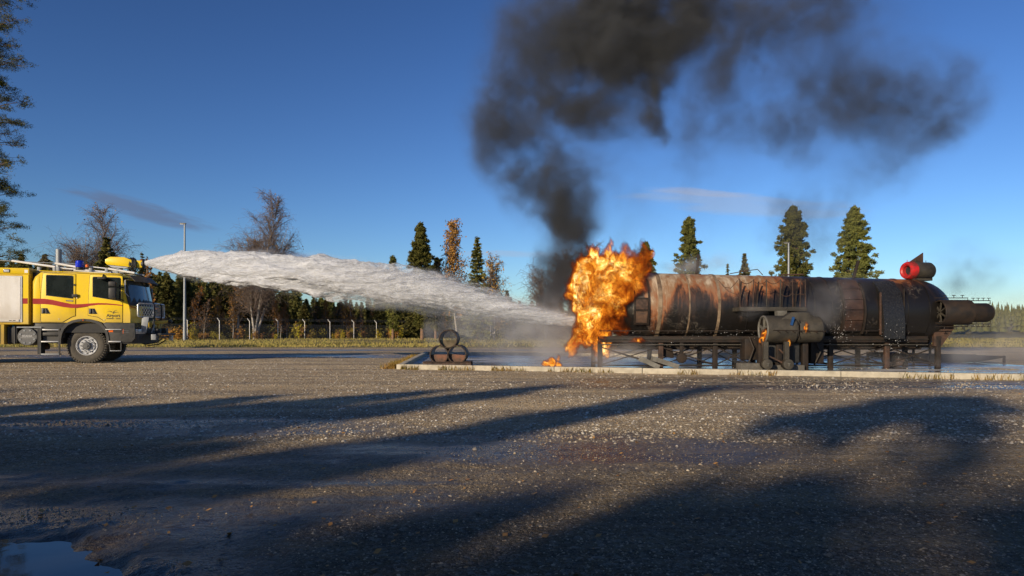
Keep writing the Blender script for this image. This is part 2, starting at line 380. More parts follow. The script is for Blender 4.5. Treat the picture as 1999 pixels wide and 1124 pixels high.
# keep the yard under the basin slab
def in_basin(x, y):
    # basin frame: origin front left corner, a along the front kerb, b towards the back
    a = (x + 2.93) * BA[0] + (y - 18.0) * BA[1]; b = (x + 2.93) * BB[0] + (y - 18.0) * BB[1]; return a, b
ang = math.atan2(13.9 - 18.0, 10.4 + 2.93); BA = (math.cos(ang), math.sin(ang)); BB = (-math.sin(ang) * .0 + -.067, .998)
a_, b_ = in_basin(GX, GY)
GZ = np.where((a_ > -.1) & (b_ > -.1) & (b_ < 12), np.minimum(GZ, -.02), GZ)
nxx, nyy = GX.shape
idx = np.arange(nxx * nyy).reshape(nxx, nyy)
quads = np.stack([idx[:-1, :-1], idx[1:, :-1], idx[1:, 1:], idx[:-1, 1:]], -1).reshape(-1, 4)

def gravelmat():
    m = bpy.data.materials.new('gravel_yard'); m.use_nodes = True; N = NT(m.node_tree); L = m.node_tree.links.new
    t = N.n('ShaderNodeTexCoord'); P = t.outputs['Object']; s = N.n('ShaderNodeSeparateXYZ'); L(P, s.inputs[0])
    big = N.noise(P, .22, 4, .6, .6); mid = N.noise(P, 1.3, 5, .65, .3); fine = N.noise(P, 38, 4, .7)
    mp = N.n('ShaderNodeMapping'); L(P, mp.inputs[0]); mp.inputs['Rotation'].default_value = (0, 0, R(-14)); mp.inputs['Scale'].default_value = (.12, 1.6, 1)
    band = N.noise(mp.outputs[0], 1.0, 4, .6, .2)
    vo = N.n('ShaderNodeTexVoronoi'); L(P, vo.inputs['Vector']); vo.inputs['Scale'].default_value = 42
    vo3 = N.n('ShaderNodeTexVoronoi'); L(P, vo3.inputs['Vector']); vo3.inputs['Scale'].default_value = 120; c3 = N.n('ShaderNodeSeparateXYZ'); L(vo3.outputs['Color'], c3.inputs[0])
    vo2 = N.n('ShaderNodeTexVoronoi'); L(P, vo2.inputs['Vector']); vo2.inputs['Scale'].default_value = 17
    base = N.mix(N.rng(mid, .3, .7), (.80, .58, .30, 1), (.54, .39, .20, 1))
    base = N.mix(N.rng(band, .35, .62), base, (.25, .175, .095, 1))
    wv = N.n('ShaderNodeTexWave', wave_type='BANDS', bands_direction='Y'); mw = N.n('ShaderNodeMapping'); L(P, mw.inputs[0]); mw.inputs['Rotation'].default_value = (0, 0, R(9)); L(mw.outputs[0], wv.inputs['Vector'])
    wv.inputs['Scale'].default_value = .17; wv.inputs['Distortion'].default_value = 5; wv.inputs['Detail'].default_value = 3; wv.inputs['Detail Scale'].default_value = .6
    base = N.mix(N.math('MULTIPLY', N.rng(wv.outputs['Fac'], .72, 1.0, 0, .55), N.rng(mid, .35, .6)), base, (.16, .125, .085, 1))
    cc = N.n('ShaderNodeSeparateXYZ'); L(vo.outputs['Color'], cc.inputs[0])
    base = N.mix(N.rng(cc.outputs[0], .6, 1, 0, .75), base, (.66, .60, .49, 1))
    base = N.mix(N.rng(cc.outputs[1], .55, 1, 0, .6), base, (.11, .09, .07, 1))
    base = N.mix(N.rng(c3.outputs[0], .5, 1, 0, .65), base, (.10, .08, .06, 1)); base = N.mix(N.rng(c3.outputs[1], .7, 1, 0, .7), base, (.60, .53, .42, 1))
    # wet ground: left foreground, tyre tracks, near the basin; plus a darker strip far off
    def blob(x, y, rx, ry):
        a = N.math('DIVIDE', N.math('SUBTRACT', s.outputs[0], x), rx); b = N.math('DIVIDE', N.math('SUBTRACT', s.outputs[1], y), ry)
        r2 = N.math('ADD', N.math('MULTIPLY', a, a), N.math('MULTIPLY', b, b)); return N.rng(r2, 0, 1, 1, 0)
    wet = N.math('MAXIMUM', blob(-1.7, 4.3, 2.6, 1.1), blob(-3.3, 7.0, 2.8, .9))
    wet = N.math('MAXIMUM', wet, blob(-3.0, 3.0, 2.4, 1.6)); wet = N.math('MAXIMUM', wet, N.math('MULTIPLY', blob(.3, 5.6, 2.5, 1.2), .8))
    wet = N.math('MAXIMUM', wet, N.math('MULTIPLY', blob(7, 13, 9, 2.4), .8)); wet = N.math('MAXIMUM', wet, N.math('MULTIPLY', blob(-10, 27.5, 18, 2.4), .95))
    wet = N.math('MAXIMUM', wet, N.math('MULTIPLY', blob(-10, 36.5, 30, 1.6), .9))  # darker, smoother strip along the far edge of the yard
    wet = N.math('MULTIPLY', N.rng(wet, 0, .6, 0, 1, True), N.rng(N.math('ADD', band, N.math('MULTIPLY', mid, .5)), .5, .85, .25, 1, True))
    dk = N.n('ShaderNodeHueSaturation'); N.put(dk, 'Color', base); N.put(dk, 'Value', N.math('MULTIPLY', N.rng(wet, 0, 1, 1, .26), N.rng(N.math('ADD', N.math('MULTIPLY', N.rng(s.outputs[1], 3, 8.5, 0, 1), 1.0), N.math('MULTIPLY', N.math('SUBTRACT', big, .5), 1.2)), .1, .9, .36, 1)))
    p = N.n('ShaderNodeBsdfPrincipled'); N.put(p, 'Base Color', dk.outputs[0])
    N.put(p, 'Roughness', N.rng(wet, 0, 1, .95, .20)); N.put(p, 'Specular IOR Level', N.rng(wet, 0, 1, .25, .6))
    hgt = N.math('ADD', N.math('MULTIPLY', vo.outputs['Distance'], -.8), N.math('ADD', N.math('ADD', N.math('MULTIPLY', vo2.outputs['Distance'], -.5), N.math('MULTIPLY', vo3.outputs['Distance'], -.5)), fine))
    bn = N.n('ShaderNodeBump'); bn.inputs['Distance'].default_value = .018; N.put(bn, 'Strength', N.rng(wet, 0, 1, .95, .34)); N.put(bn, 'Height', hgt)
    N.put(p, 'Normal', bn.outputs[0]); o = N.n('ShaderNodeOutputMaterial'); L(p.outputs[0], o.inputs[0]); return m
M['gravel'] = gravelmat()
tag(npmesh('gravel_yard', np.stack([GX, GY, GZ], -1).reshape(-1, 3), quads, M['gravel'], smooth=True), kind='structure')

def fieldmat():
    m = bpy.data.materials.new('dry_field'); m.use_nodes = True; N = NT(m.node_tree); L = m.node_tree.links.new
    t = N.n('ShaderNodeTexCoord'); P = t.outputs['Object']
    mp = N.n('ShaderNodeMapping'); L(P, mp.inputs[0]); mp.inputs['Scale'].default_value = (.02, .09, 1)
    a = N.noise(mp.outputs[0], 1, 5, .6, .5); b = N.noise(P, 2.5, 4, .7)
    c = N.mix(N.rng(a, .35, .65), (.26, .20, .10, 1), (.17, .155, .06, 1)); c = N.mix(N.rng(b, .4, .7, 0, .6), c, (.10, .085, .05, 1))
    p = N.n('ShaderNodeBsdfPrincipled'); N.put(p, 'Base Color', c); p.inputs['Roughness'].default_value = 1; p.inputs['Specular IOR Level'].default_value = .1
    o = N.n('ShaderNodeOutputMaterial'); L(p.outputs[0], o.inputs[0]); return m
M['field'] = fieldmat()
gm = MB(); gm.add([(-3000, -500, -.12), (3000, -500, -.12), (3000, 4000, -.12), (-3000, 4000, -.12)], [(0, 1, 2, 3)])
tag(gm.build('ground', M['field'], smooth=0), kind='structure')
# grass verge from the yard edge up, slightly raised, to the fence and beyond
vx = np.linspace(-130, 140, 271); vy = np.concatenate([np.linspace(42, 60, 30), np.linspace(62, 400, 60)])
VX, VY = np.meshgrid(vx, vy, indexing='ij')
VZ = -.11 + .13 * sstep(42, 43.5, VY) + (fbm(VX * .2, VY * .2, VX * 0, 80, 3) - .5) * .16 * sstep(42.5, 46, VY)
ii = np.arange(VX.size).reshape(VX.shape)
tag(npmesh('grass_field', np.stack([VX, VY, VZ], -1).reshape(-1, 3), np.stack([ii[:-1, :-1], ii[1:, :-1], ii[1:, 1:], ii[:-1, 1:]], -1).reshape(-1, 4), M['field'], smooth=True), kind='structure')

def watermat():
    m = bpy.data.materials.new('puddle_water'); m.use_nodes = True; N = NT(m.node_tree); L = m.node_tree.links.new
    t = N.n('ShaderNodeTexCoord'); p = N.n('ShaderNodeBsdfPrincipled'); p.inputs['Base Color'].default_value = (.02, .022, .02, 1)
    p.inputs['Roughness'].default_value = .04; p.inputs['Specular IOR Level'].default_value = .6
    bn = N.n('ShaderNodeBump'); bn.inputs['Strength'].default_value = .06; bn.inputs['Distance'].default_value = .01
    N.put(bn, 'Height', N.noise(t.outputs['Object'], 5, 3)); N.put(p, 'Normal', bn.outputs[0])
    o = N.n('ShaderNodeOutputMaterial'); L(p.outputs[0], o.inputs[0]); return m
M['water'] = watermat()
for nm, x0, x1, y0, y1, z in (('puddle', -4.6, -1.2, 1.2, 3.7, -.030), ('puddle', -11, -5.2, 25.4, 27.4, -.016), ('puddle', 7, 10, 12.2, 13.5, -.020)):
    b = MB().add([(x0, y0, z), (x1, y0, z), (x1, y1, z), (x0, y1, z)], [(0, 1, 2, 3)]); tag(b.build(nm, M['water'], smooth=0), kind='structure')
b = MB().add([(-26, 160, .12), (30, 160, .12), (60, 215, .12), (-30, 215, .12)], [(0, 1, 2, 3)]); tag(b.build('lake', M['water'], smooth=0), kind='structure')

# stones lying on the yard: one mesh, real geometry
def stones(n, y0, y1, s0, s1, half, seed):
    r = np.random.default_rng(seed); Y = y0 * (y1 / y0) ** r.random(n); X = (r.random(n) * 2 - 1) * half * Y
    S = s0 + (s1 - s0) * r.random(n) ** 3; S = S * (.6 + .4 * Y / y1) if y1 > 9 else S
    cl = fbm((X * .7).astype(np.float32), (Y * .9).astype(np.float32), X.astype(np.float32) * 0, 90, 3); keep = cl + .25 * r.random(n) > .52
    X, Y, S = X[keep], Y[keep], S[keep]
    a, b = in_basin(X, Y); k = ~((a > -.3) & (b > -.12) & (b < 12)); X, Y, S = X[k], Y[k], S[k]
    dp = np.sqrt(((X + 2.75) / 1.35) ** 2 + ((Y - 2.45) / 1.0) ** 2); k = (dp > 1.05) | (r.random(len(X)) < .06); X, Y, S = X[k], Y[k], S[k]
    n = len(X); base = np.array([(1, 0, 0), (.5, .87, 0), (-.5, .87, 0), (-1, 0, 0), (-.5, -.87, 0), (.5, -.87, 0), (.25, .1, .8), (-.35, -.1, .65)], np.float32)
    V = base[None] * (1 + .45 * (r.random((n, 8, 3)) - .5)); th = r.random(n) * 6.28; c, s = np.cos(th), np.sin(th)
    V[..., 1] *= (.55 + .4 * r.random(n))[:, None]; V[..., 2] *= (.35 + .6 * r.random(n))[:, None]
    x = V[..., 0] * c[:, None] - V[..., 1] * s[:, None]; y = V[..., 0] * s[:, None] + V[..., 1] * c[:, None]
    V[..., 0] = x * S[:, None] + X[:, None]; V[..., 1] = y * S[:, None] + Y[:, None]; V[..., 2] = V[..., 2] * S[:, None] + gheight(X, Y)[:, None] - .15 * S[:, None]
    Fc = np.array([(0, 1, 6), (1, 2, 6), (2, 7, 6), (2, 3, 7), (3, 4, 7), (4, 5, 7), (5, 6, 7), (5, 0, 6)])
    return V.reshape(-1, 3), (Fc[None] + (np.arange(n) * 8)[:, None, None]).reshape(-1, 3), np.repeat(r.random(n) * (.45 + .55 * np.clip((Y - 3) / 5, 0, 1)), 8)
def stonemat():
    m = bpy.data.materials.new('loose_stones'); m.use_nodes = True; N = NT(m.node_tree)
    a = N.n('ShaderNodeAttribute', attribute_name='tone')
    c = N.ramp(a.outputs['Fac'], [(0, (.12, .085, .055)), (.3, (.34, .26, .16)), (.6, (.52, .43, .30)), (.85, (.62, .57, .47)), (.97, (.75, .71, .62)), (1, (.42, .20, .06))])
    p = N.n('ShaderNodeBsdfPrincipled'); N.put(p, 'Base Color', c); p.inputs['Roughness'].default_value = .8
    o = N.n('ShaderNodeOutputMaterial'); m.node_tree.links.new(p.outputs[0], o.inputs[0]); return m
M['stone'] = stonemat()
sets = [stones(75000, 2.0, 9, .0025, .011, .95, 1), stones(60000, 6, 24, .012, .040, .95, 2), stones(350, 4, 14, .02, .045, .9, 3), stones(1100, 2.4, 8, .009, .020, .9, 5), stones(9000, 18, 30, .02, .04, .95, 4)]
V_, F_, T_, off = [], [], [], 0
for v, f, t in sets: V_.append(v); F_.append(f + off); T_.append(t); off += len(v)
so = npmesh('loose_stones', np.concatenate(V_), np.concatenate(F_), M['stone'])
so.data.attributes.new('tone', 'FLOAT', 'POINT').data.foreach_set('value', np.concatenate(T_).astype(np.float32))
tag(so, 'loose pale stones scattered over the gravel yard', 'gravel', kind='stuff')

r_ = np.random.default_rng(44); nl_ = 700; Yl = 2.4 * (22 / 2.4) ** r_.random(nl_); Xl = (r_.random(nl_) * 2 - 1) * .85 * Yl; cl_ = np.stack([Xl, Yl, gheight(Xl, Yl) + .008], -1)
a1 = r_.random(nl_) * 6.28; sz_l = (.008 + .014 * r_.random(nl_))[:, None]; u_ = np.stack([np.cos(a1), np.sin(a1), .4 * r_.random(nl_)], -1) * sz_l; w_l = np.stack([-np.sin(a1), np.cos(a1), .5 * r_.random(nl_)], -1) * sz_l * .7
Vl = np.stack([cl_ - u_, cl_ + w_l, cl_ + u_, cl_ - w_l], 1).reshape(-1, 3)
tag(npmesh('fallen_leaves', Vl, np.arange(nl_ * 4).reshape(-1, 4), mat('fallen_leaf', (.45, .24, .06), (.25, .12, .04), .6, .8, scale=3)), 'small orange fallen leaves strewn over the gravel', 'fallen leaves', kind='stuff')
# fallen leaves / weeds along the kerb and the far grass
def blades(n, pos, h0, h1, w, seed, lean=.5):
    r = np.random.default_rng(seed); X, Y, Z = pos(r, n); n = len(X); th = r.random(n) * 6.28; H = h0 + (h1 - h0) * r.random(n) ** 1.5
    ph = r.random(n) * 6.28; lx = np.cos(ph) * lean * H * r.random(n); ly = np.sin(ph) * lean * H * r.random(n)
    a = np.stack([X - np.cos(th) * w, Y - np.sin(th) * w, Z - .02], -1); b = np.stack([X + np.cos(th) * w, Y + np.sin(th) * w, Z - .02], -1)
    c = np.stack([X + lx * .4 + np.cos(th) * w * .7, Y + ly * .4, Z + H * .6], -1); d = np.stack([X + lx, Y + ly, Z + H], -1)
    V = np.stack([a, b, c, d], 1).reshape(-1, 3); f = np.arange(n)[:, None] * 4
    return V, np.concatenate([f + [0, 1, 2], f + [0, 2, 3]])
def kerbpos(r, n):
    t = r.random(n) ** 1.2 * 14; cl = fbm((t * 2.2).astype(np.float32), (t * 0).astype(np.float32), (t * 0).astype(np.float32), 101, 3); k = cl > .40 + t * .006; t = t[k]
    o = -np.abs(r.normal(0, .10, len(t))) - .07; return -2.93 + BA[0] * t - BA[1] * 0 * o, 18.0 + BA[1] * t + o, np.full(len(t), -.005)
def kerbpos2(r, n):
    t = r.random(n) ** 2.2 * 9; cl = fbm((t * 1.6).astype(np.float32), (t * 0 + 3).astype(np.float32), (t * 0).astype(np.float32), 105, 3); t = t[cl > .42]; n = len(t); o = -np.abs(r.normal(0, .16, n)) - .08; return -2.93 + BB[0] * t + o, 18.0 + BB[1] * t, np.full(n, -.005)
V1, F1 = blades(5200, kerbpos, .03, .16, .007, 5); V2, F2 = blades(3000, kerbpos2, .03, .20, .008, 6)
tag(npmesh('kerb_grass', np.concatenate([V1, V2]), np.concatenate([F1, F2 + len(V1)]), M['kerbgrass']), 'yellowed autumn grass growing along the concrete kerb', 'grass', kind='stuff')
def fieldpos(r, n):
    Y = 43.2 + 58 * r.random(n) ** 1.4; X = (r.random(n) * 2 - 1) * .95 * Y
    cl = fbm((X * .12).astype(np.float32), (Y * .15).astype(np.float32), (X * 0).astype(np.float32), 111, 3); k = (cl + .3 * r.random(n) > .5) & ((X > -45) | True); return X[k], Y[k], np.full(k.sum(), .0)
V1, F1 = blades(70000, fieldpos, .05, .26, .03, 7, .7)
tag(npmesh('field_grass', V1, F1, M['grassb']), 'dry yellow grass on the verge between yard and fence', 'grass', kind='stuff')

# ------------------------------------------------------------------ fire training basin
def bpt(a, b, z=0.0): return (-2.93 + BA[0] * a + BB[0] * b, 18.0 + BA[1] * a + BB[1] * b, z)
def basinmat():
    m = bpy.data.materials.new('wet_basin_floor'); m.use_nodes = True; N = NT(m.node_tree); L = m.node_tree.links.new
    t = N.n('ShaderNodeTexCoord'); P = t.outputs['Object']
    mp = N.n('ShaderNodeMapping'); L(P, mp.inputs[0]); mp.inputs['Scale'].default_value = (.5, 1.4, 1); mp.inputs['Rotation'].default_value = (0, 0, R(17))
    a = N.noise(mp.outputs[0], 1, 5, .6, .4); b = N.noise(P, 9, 4, .6)
    foam = N.rng(a, .44, .62, 0, 1, True)
    c = N.mix(foam, (.13, .13, .13, 1), (.45, .44, .42, 1)); p = N.n('ShaderNodeBsdfPrincipled'); N.put(p, 'Base Color', c)
    N.put(p, 'Roughness', N.math('ADD', N.rng(foam, 0, 1, .10, .5), N.rng(b, .3, .7, 0, .12)))
    bn = N.n('ShaderNodeBump'); bn.inputs['Strength'].default_value = .25; bn.inputs['Distance'].default_value = .01; N.put(bn, 'Height', b); N.put(p, 'Normal', bn.outputs[0])
    o = N.n('ShaderNodeOutputMaterial'); L(p.outputs[0], o.inputs[0]); return m
M['basin'] = basinmat()
LB, DB = 19.0, 11.4
tag(MB().add([bpt(0, 0, .012), bpt(LB, 0, .012), bpt(LB, DB, .012), bpt(0, DB, .012)], [(0, 1, 2, 3)]).build('basin_floor', M['basin'], smooth=0), kind='structure')
kb = empty('concrete_kerb', bpt(0, 0), 0, 'pale low concrete kerb framing the wet fire basin', 'kerb')
def kerbrun(a0, b0, a1, b1, n, w=.17, hh=.125):
    r = np.random.default_rng(int(a1 * 10 + b1))
    for k in range(n):
        p = Vector(bpt(a0 + (a1 - a0) * k / n, b0 + (b1 - b0) * k / n)); q = Vector(bpt(a0 + (a1 - a0) * (k + 1) / n, b0 + (b1 - b0) * (k + 1) / n))
        d = (q - p).normalized(); z = hh / 2 - .02 + r.normal(0, .003); off = Vector((0, 0, z)) - kb.location
        m_ = MB().bar(p + d * .006 + off, q - d * .006 + off, w, hh + .04); m_.build('kerb_section', M['concrete'], kb, bevel=.012)
kerbrun(-.085, -.085, LB, -.085, 9); kerbrun(0, .01, 0, DB - .01, 5); kerbrun(-.085, DB + .085, LB, DB + .085, 7)

# ------------------------------------------------------------------ stacked cut drums on a beam
def rel(mb, o): mb.v = [(x - o[0], y - o[1], z - o[2]) for x, y, z in mb.v]; return mb
YB = 18.45
bx0, bx1 = at(826, 0, YB)[0], at(920, 0, YB)[0]
bm_ = empty('steel_beam', ((bx0 + bx1) / 2, YB, .02), 0, 'rusty steel beam lying flat under the three drums', 'beam')
mb = MB(); mb.box(bx0, bx1, YB - .05, YB + .85, .155, .17); mb.box(bx0, bx1, YB - .06, YB + .86, .02, .034); mb.box(bx0, bx1, YB - .012, YB + .012, .034, .155); mb.box(bx0, bx1, YB + .76, YB + .78, .034, .155)
rel(mb, bm_.location).build('beam', M['rust'], bm_)
def drum(px, py, label, plate, pm='drumplate'):
    x, z = at(px, py, YB + .05); r = .245; o = empty('cut_oil_drum', (x, YB, z), 0, label, 'oil drum', 'open drums stacked in a pyramid')
    m_ = MB(); m_.lathe([(0, r), (.28, r), (.30, r + .01), (.32, r), (.56, r), (.58, r + .01), (.60, r), (.86, r), (.86, r - .012), (0, r - .012), (0, r)], (0, 0, 0), 'y', 40); m_.build('drum_shell', M['drum'], o)
    for yy_ in (0, .86):
        t = MB(); t.torus((0, yy_, 0), r - .004, .018, 'y', 40, 6); t.build('rim', M['drumdk'], o)
    pl = MB(); n = 20; rr = r - .013
    a0, a1 = plate
    pts = [(rr * math.cos(t), rr * math.sin(t)) for t in np.linspace(R(a0), R(a1), n)]
    if a1 - a0 > 230: pts += [(.02, .03), (-.02, .06)]
    pl.prism(pts, .10, .112); pl.build('end_plate', M[pm], o); return o
M['drum'] = mat('drum_black', (.014, .012, .01), (.05, .028, .014), .3, .5, scale=6, bump=.2)
M['drumdk'] = mat('drum_rim', (.02, .016, .012), (.06, .035, .02), .3, .45, scale=9)
M['olive'] = mat('drum_end_olive', (.05, .038, .018), (.12, .09, .05), .25, .4, scale=6)
M['drumplate'] = mat('drum_end_rust', (.17, .06, .025), (.05, .03, .018), .45, .7, scale=5, bump=.3)
drum(858, 692, 'left drum of the lower pair, black rim and orange rusty half end', (180, 360))
drum(893, 692, 'right drum of the lower pair, black rim and orange rusty half end', (176, 356))
drum(875.5, 661.5, 'top black drum resting on the two lower drums', (188, 352), 'olive')

# ------------------------------------------------------------------ burning aircraft mock-up
YT = 18.7
TK = empty('burning_aircraft_mockup', (6.7, YT, 0), 0, 'long sooty rusted tank shaped like an aircraft, burning at its left end', 'aircraft mockup')
TO = TK.location
TILT = -math.atan(.16 / 6.6)
def tz(x): return 1.65 + (x - 3.8) * math.tan(TILT)
def shellmat():
    m = bpy.data.materials.new('burnt_shell'); m.use_nodes = True; N = NT(m.node_tree); L = m.node_tree.links.new
    t = N.n('ShaderNodeTexCoord'); P = t.outputs['Object']; s = N.n('ShaderNodeSeparateXYZ'); L(P, s.inputs[0])
    mp = N.n('ShaderNodeMapping'); L(P, mp.inputs[0]); mp.inputs['Scale'].default_value = (2.2, 1, .7)
    a = N.noise(mp.outputs[0], 1.0, 6, .62, .8); mp2 = N.n('ShaderNodeMapping'); L(P, mp2.inputs[0]); mp2.inputs['Scale'].default_value = (9, 3, .8)
    st = N.noise(mp2.outputs[0], 1.4, 5, .7, .3); fine = N.noise(P, 26, 4, .7)
    xb = N.math('ADD', N.rng(s.outputs[0], -3.0, 1.0, .25, -.11), N.rng(s.outputs[0], -3.45, -3.05, -.45, 0))                  # burnt bare metal on the left, tarry soot on the right
    zb = N.rng(s.outputs[2], 1.05, 2.35, -.26, .09)
    q = N.math('ADD', N.math('ADD', a, xb), N.math('ADD', zb, N.math('MULTIPLY', N.math('SUBTRACT', st, .5), .35)))
    c = N.ramp(q, [(.42, (.008, .007, .0065)), (.55, (.022, .013, .009)), (.63, (.075, .03, .014)), (.71, (.20, .072, .024)), (.79, (.19, .115, .065)), (.92, (.36, .29, .21))])
    def pb(x, z, rx, rz, k_):
        a1 = N.math('DIVIDE', N.math('SUBTRACT', s.outputs[0], x), rx); b1 = N.math('DIVIDE', N.math('SUBTRACT', s.outputs[2], z), rz)
        return N.math('MULTIPLY', N.rng(N.math('ADD', N.math('MULTIPLY', a1, a1), N.math('MULTIPLY', b1, b1)), 0, 1, 1, 0), k_)
    q = N.math('ADD', q, N.math('ADD', pb(-.1, 2.35, 1.3, .7, .22), N.math('ADD', pb(-1.3, 2.2, .5, .8, .16), N.math('ADD', pb(-2.95, 1.7, .35, 1.1, .16), pb(4.0, 2.5, .7, .35, .12)))))
    c = N.ramp(q, [(.42, (.008, .007, .0065)), (.55, (.022, .013, .009)), (.63, (.075, .03, .014)), (.71, (.22, .078, .025)), (.80, (.22, .13, .07)), (.93, (.42, .34, .25))])
    # curling pale scorch veins
    w = N.noise(P, 3.2, 5, .6, 1.6); v = N.math('ABSOLUTE', N.math('SUBTRACT', w, .5)); vein = N.math('MULTIPLY', N.rng(v, 0, .022, 1, 0), N.rng(N.noise(P, .9, 2), .5, .62, 0, .55))
    c = N.mix(vein, c, (.22, .19, .15, 1))
    p = N.n('ShaderNodeBsdfPrincipled'); N.put(p, 'Base Color', c); N.put(p, 'Roughness', N.rng(q, .4, .75, .34, .62)); p.inputs['Specular IOR Level'].default_value = .5
    bn = N.n('ShaderNodeBump'); bn.inputs['Strength'].default_value = .35; bn.inputs['Distance'].default_value = .015; N.put(bn, 'Height', N.math('ADD', fine, st)); N.put(p, 'Normal', bn.outputs[0])
    o = N.n('ShaderNodeOutputMaterial'); L(p.outputs[0], o.inputs[0]); return m
M['shell'] = shellmat()
RT = .93
def onaxis(mb):                                  # tilt about the axis at X=3.8
    Mx = Matrix.Translation((3.8, YT, 1.65)) @ Matrix.Rotation(-TILT, 4, 'Y')
    mb.v = [tuple(Mx @ Vector(p)) for p in mb.v]; return rel(mb, TO)
prof = [(-1.75, 0), (-1.75, .30), (-1.6, .45), (-1.1, .68), (-.6, .84), (-.2, .91), (0, RT)] + [(x, RT) for x in np.arange(.5, 7.2, .5)]
prof += [(7.1 + 1.0 * math.sin(t), RT * math.cos(t)) for t in np.linspace(0, math.pi / 2, 12)]
onaxis(MB().lathe(prof, (0, 0, 0), 'x', 80)).build('tank_shell', M['shell'], TK, smooth=50)
for xa, w_, m_ in ((.06, .05, 'tan'), (.83, .018, 'tan'), (1.6, .035, 'tan'), (2.35, .012, 'd'), (2.9, .02, 'd'), (4.1, .012, 'd'), (4.55, .012, 'd'), (5.0, .02, 'd'), (6.55, .025, 'd'), (7.1, .012, 'd')):
    r0 = RT + .014; mb = MB().lathe([(xa - w_, RT - .01), (xa - w_, r0), (xa + w_, r0), (xa + w_, RT - .01)], (0, 0, 0), 'x', 72)
    onaxis(mb).build('ring_band', M['tanring' if m_ == 'tan' else 'shell'], TK, smooth=30)
# underframe: sill beam, lower rail, pipe
def xz(px, py, Y): return at(px, py, Y)
for nm, yy_, z0, z1, th, m_ in (('sill_beam', 17.93, .70, .86, .07, 'soot'), ('lower_rail', 17.9, .625, .655, .04, 'sootgrey'), ('pipe_rail', 17.86, .99, 1.01, .02, 'soot'), ('lower_pipe', 17.85, .775, .79, .015, 'sootgrey'),
                             ('sill_beam', 19.5, .66, .84, .07, 'soot')):
    rel(MB().box(2.3, 10.9 if nm != 'pipe_rail' else 10.3, yy_ - th / 2, yy_ + th / 2, z0, z1), TO).build(nm, M[m_], TK, bevel=.006)
for k in range(22):                              # hooks on the pipe
    x = 2.6 + k * .37; rel(MB().tube([(x, 17.86, 1.0), (x + .02, 17.84, .95), (x - .03, 17.83, .93)], .009, 5), TO).build('pipe_hook', M['soot'], TK)
legX = [2.32, 3.92, 5.35, 6.35, 8.39, 9.87, 11.22]
for k, x in enumerate(legX):
    for yy_, w_ in ((18.0, .12), (19.5, .12)):
        rel(MB().box(x - w_ / 2, x + w_ / 2, yy_ - .05, yy_ + .05, .012, .70 if yy_ > 19 else .86), TO).build('support_leg', M['rust' if k in (1, 5) and yy_ < 19 else 'soot'], TK, bevel=.008)
    rel(MB().bar((x, 18.05, .13), (x, 19.45, .13), .05), TO).build('cross_beam', M['soot'], TK)
    rel(MB().bar((x, 18.05, .60), (x, 19.45, .60), .09), TO).build('cross_beam', M['soot'], TK)
    # saddle plates carrying the tank
    zc = tz(x)
    if k < 6: rel(MB().prism([(18.0, .72), (19.5, .72), (19.5, .86), (19.1, zc - .80), (18.3, zc - .80), (18.0, .86)], x - .015, x + .015, 'yz'), TO).build('saddle_plate', M['soot'], TK)
for k in range(len(legX) - 1):
    for yy_ in (18.0, 19.5):
        x0, x1 = legX[k] + .06, legX[k + 1] - .06
        for za, zb_ in ((.12, .56), (.56, .12)):
            rel(MB().bar((x0, yy_ + (.02 if za < .3 else -.02), za), (x1, yy_ + (.02 if za < .3 else -.02), zb_), .028), TO).build('cross_brace', M['soot'], TK)
    rel(MB().bar((legX[k] + .06, 18.0, .09), (legX[k + 1] - .06, 18.0, .09), .035), TO).build('bottom_rail', M['soot'], TK)
rel(MB().box(2.5, 10.8, 18.25, 18.33, .50, .80), TO).build('keel_beam', M['soot'], TK, bevel=.01); rel(MB().box(2.5, 10.8, 19.1, 19.18, .50, .80), TO).build('keel_beam', M['soot'], TK, bevel=.01)
for k in range(12):
    x = 2.75 + k * .69; rel(MB().box(x, x + .05, 17.95, 19.45, .58, .66), TO).build('floor_bearer', M['soot'], TK)
for x, y, z, q in ((6.0, 17.6, .55, .5), (6.6, 17.5, .42, .7), (7.2, 17.5, .5, .55), (7.75, 17.7, .45, .5)):
    rel(MB().box(x, x + .34, y, y + .4, z - .3, z + q * .5), TO).build('valve_box', M['soot'], TK, bevel=.03)
    rel(MB().tube([(x + .1, y - .03, z + .3), (x + .2, y - .1, z), (x + .05, y - .06, .1)], .022, 6), TO).build('fuel_hose', M['soot'], TK)
# end bracket carrying the tail nacelle
rel(MB().prism([(11.10, .6), (11.30, .6), (11.62, 1.05), (11.62, 1.25), (11.10, 1.25)], 17.96, 18.04), TO).build('gusset_plate', M['rust'], TK)
# doors on the fuselage: frame + panels following the curve
def arc_panel(x0, x1, za, zb, r, th=.02, n=8, side=-1):
    """curved plate on the tank front between heights za..zb"""
    mb = MB(); v = []; zc = tz((x0 + x1) / 2)
    A0, A1 = math.asin(max(-1, min(1, (za - zc) / r))), math.asin(max(-1, min(1, (zb - zc) / r)))
    for k in range(n + 1):
        t = A0 + (A1 - A0) * k / n
        for rr in (r, r + th):
            for x in (x0, x1): v.append((x, YT + side * rr * math.cos(t), zc + rr * math.sin(t)))
    f = []
    for k in range(n):
        a = k * 4; b = a + 4; f += [(a, a + 1, b + 1, b), (a + 2, b + 2, b + 3, a + 3), (a, b, b + 2, a + 2), (a + 1, a + 3, b + 3, b + 1)]
    f += [(0, 2, 3, 1), (n * 4, n * 4 + 1, n * 4 + 3, n * 4 + 2)]
    return rel(mb.add(v, f), TO)
dr = empty('cabin_door', (0, 0, 0)); dr.parent = TK
dx0, dx1 = 3.18, 3.58
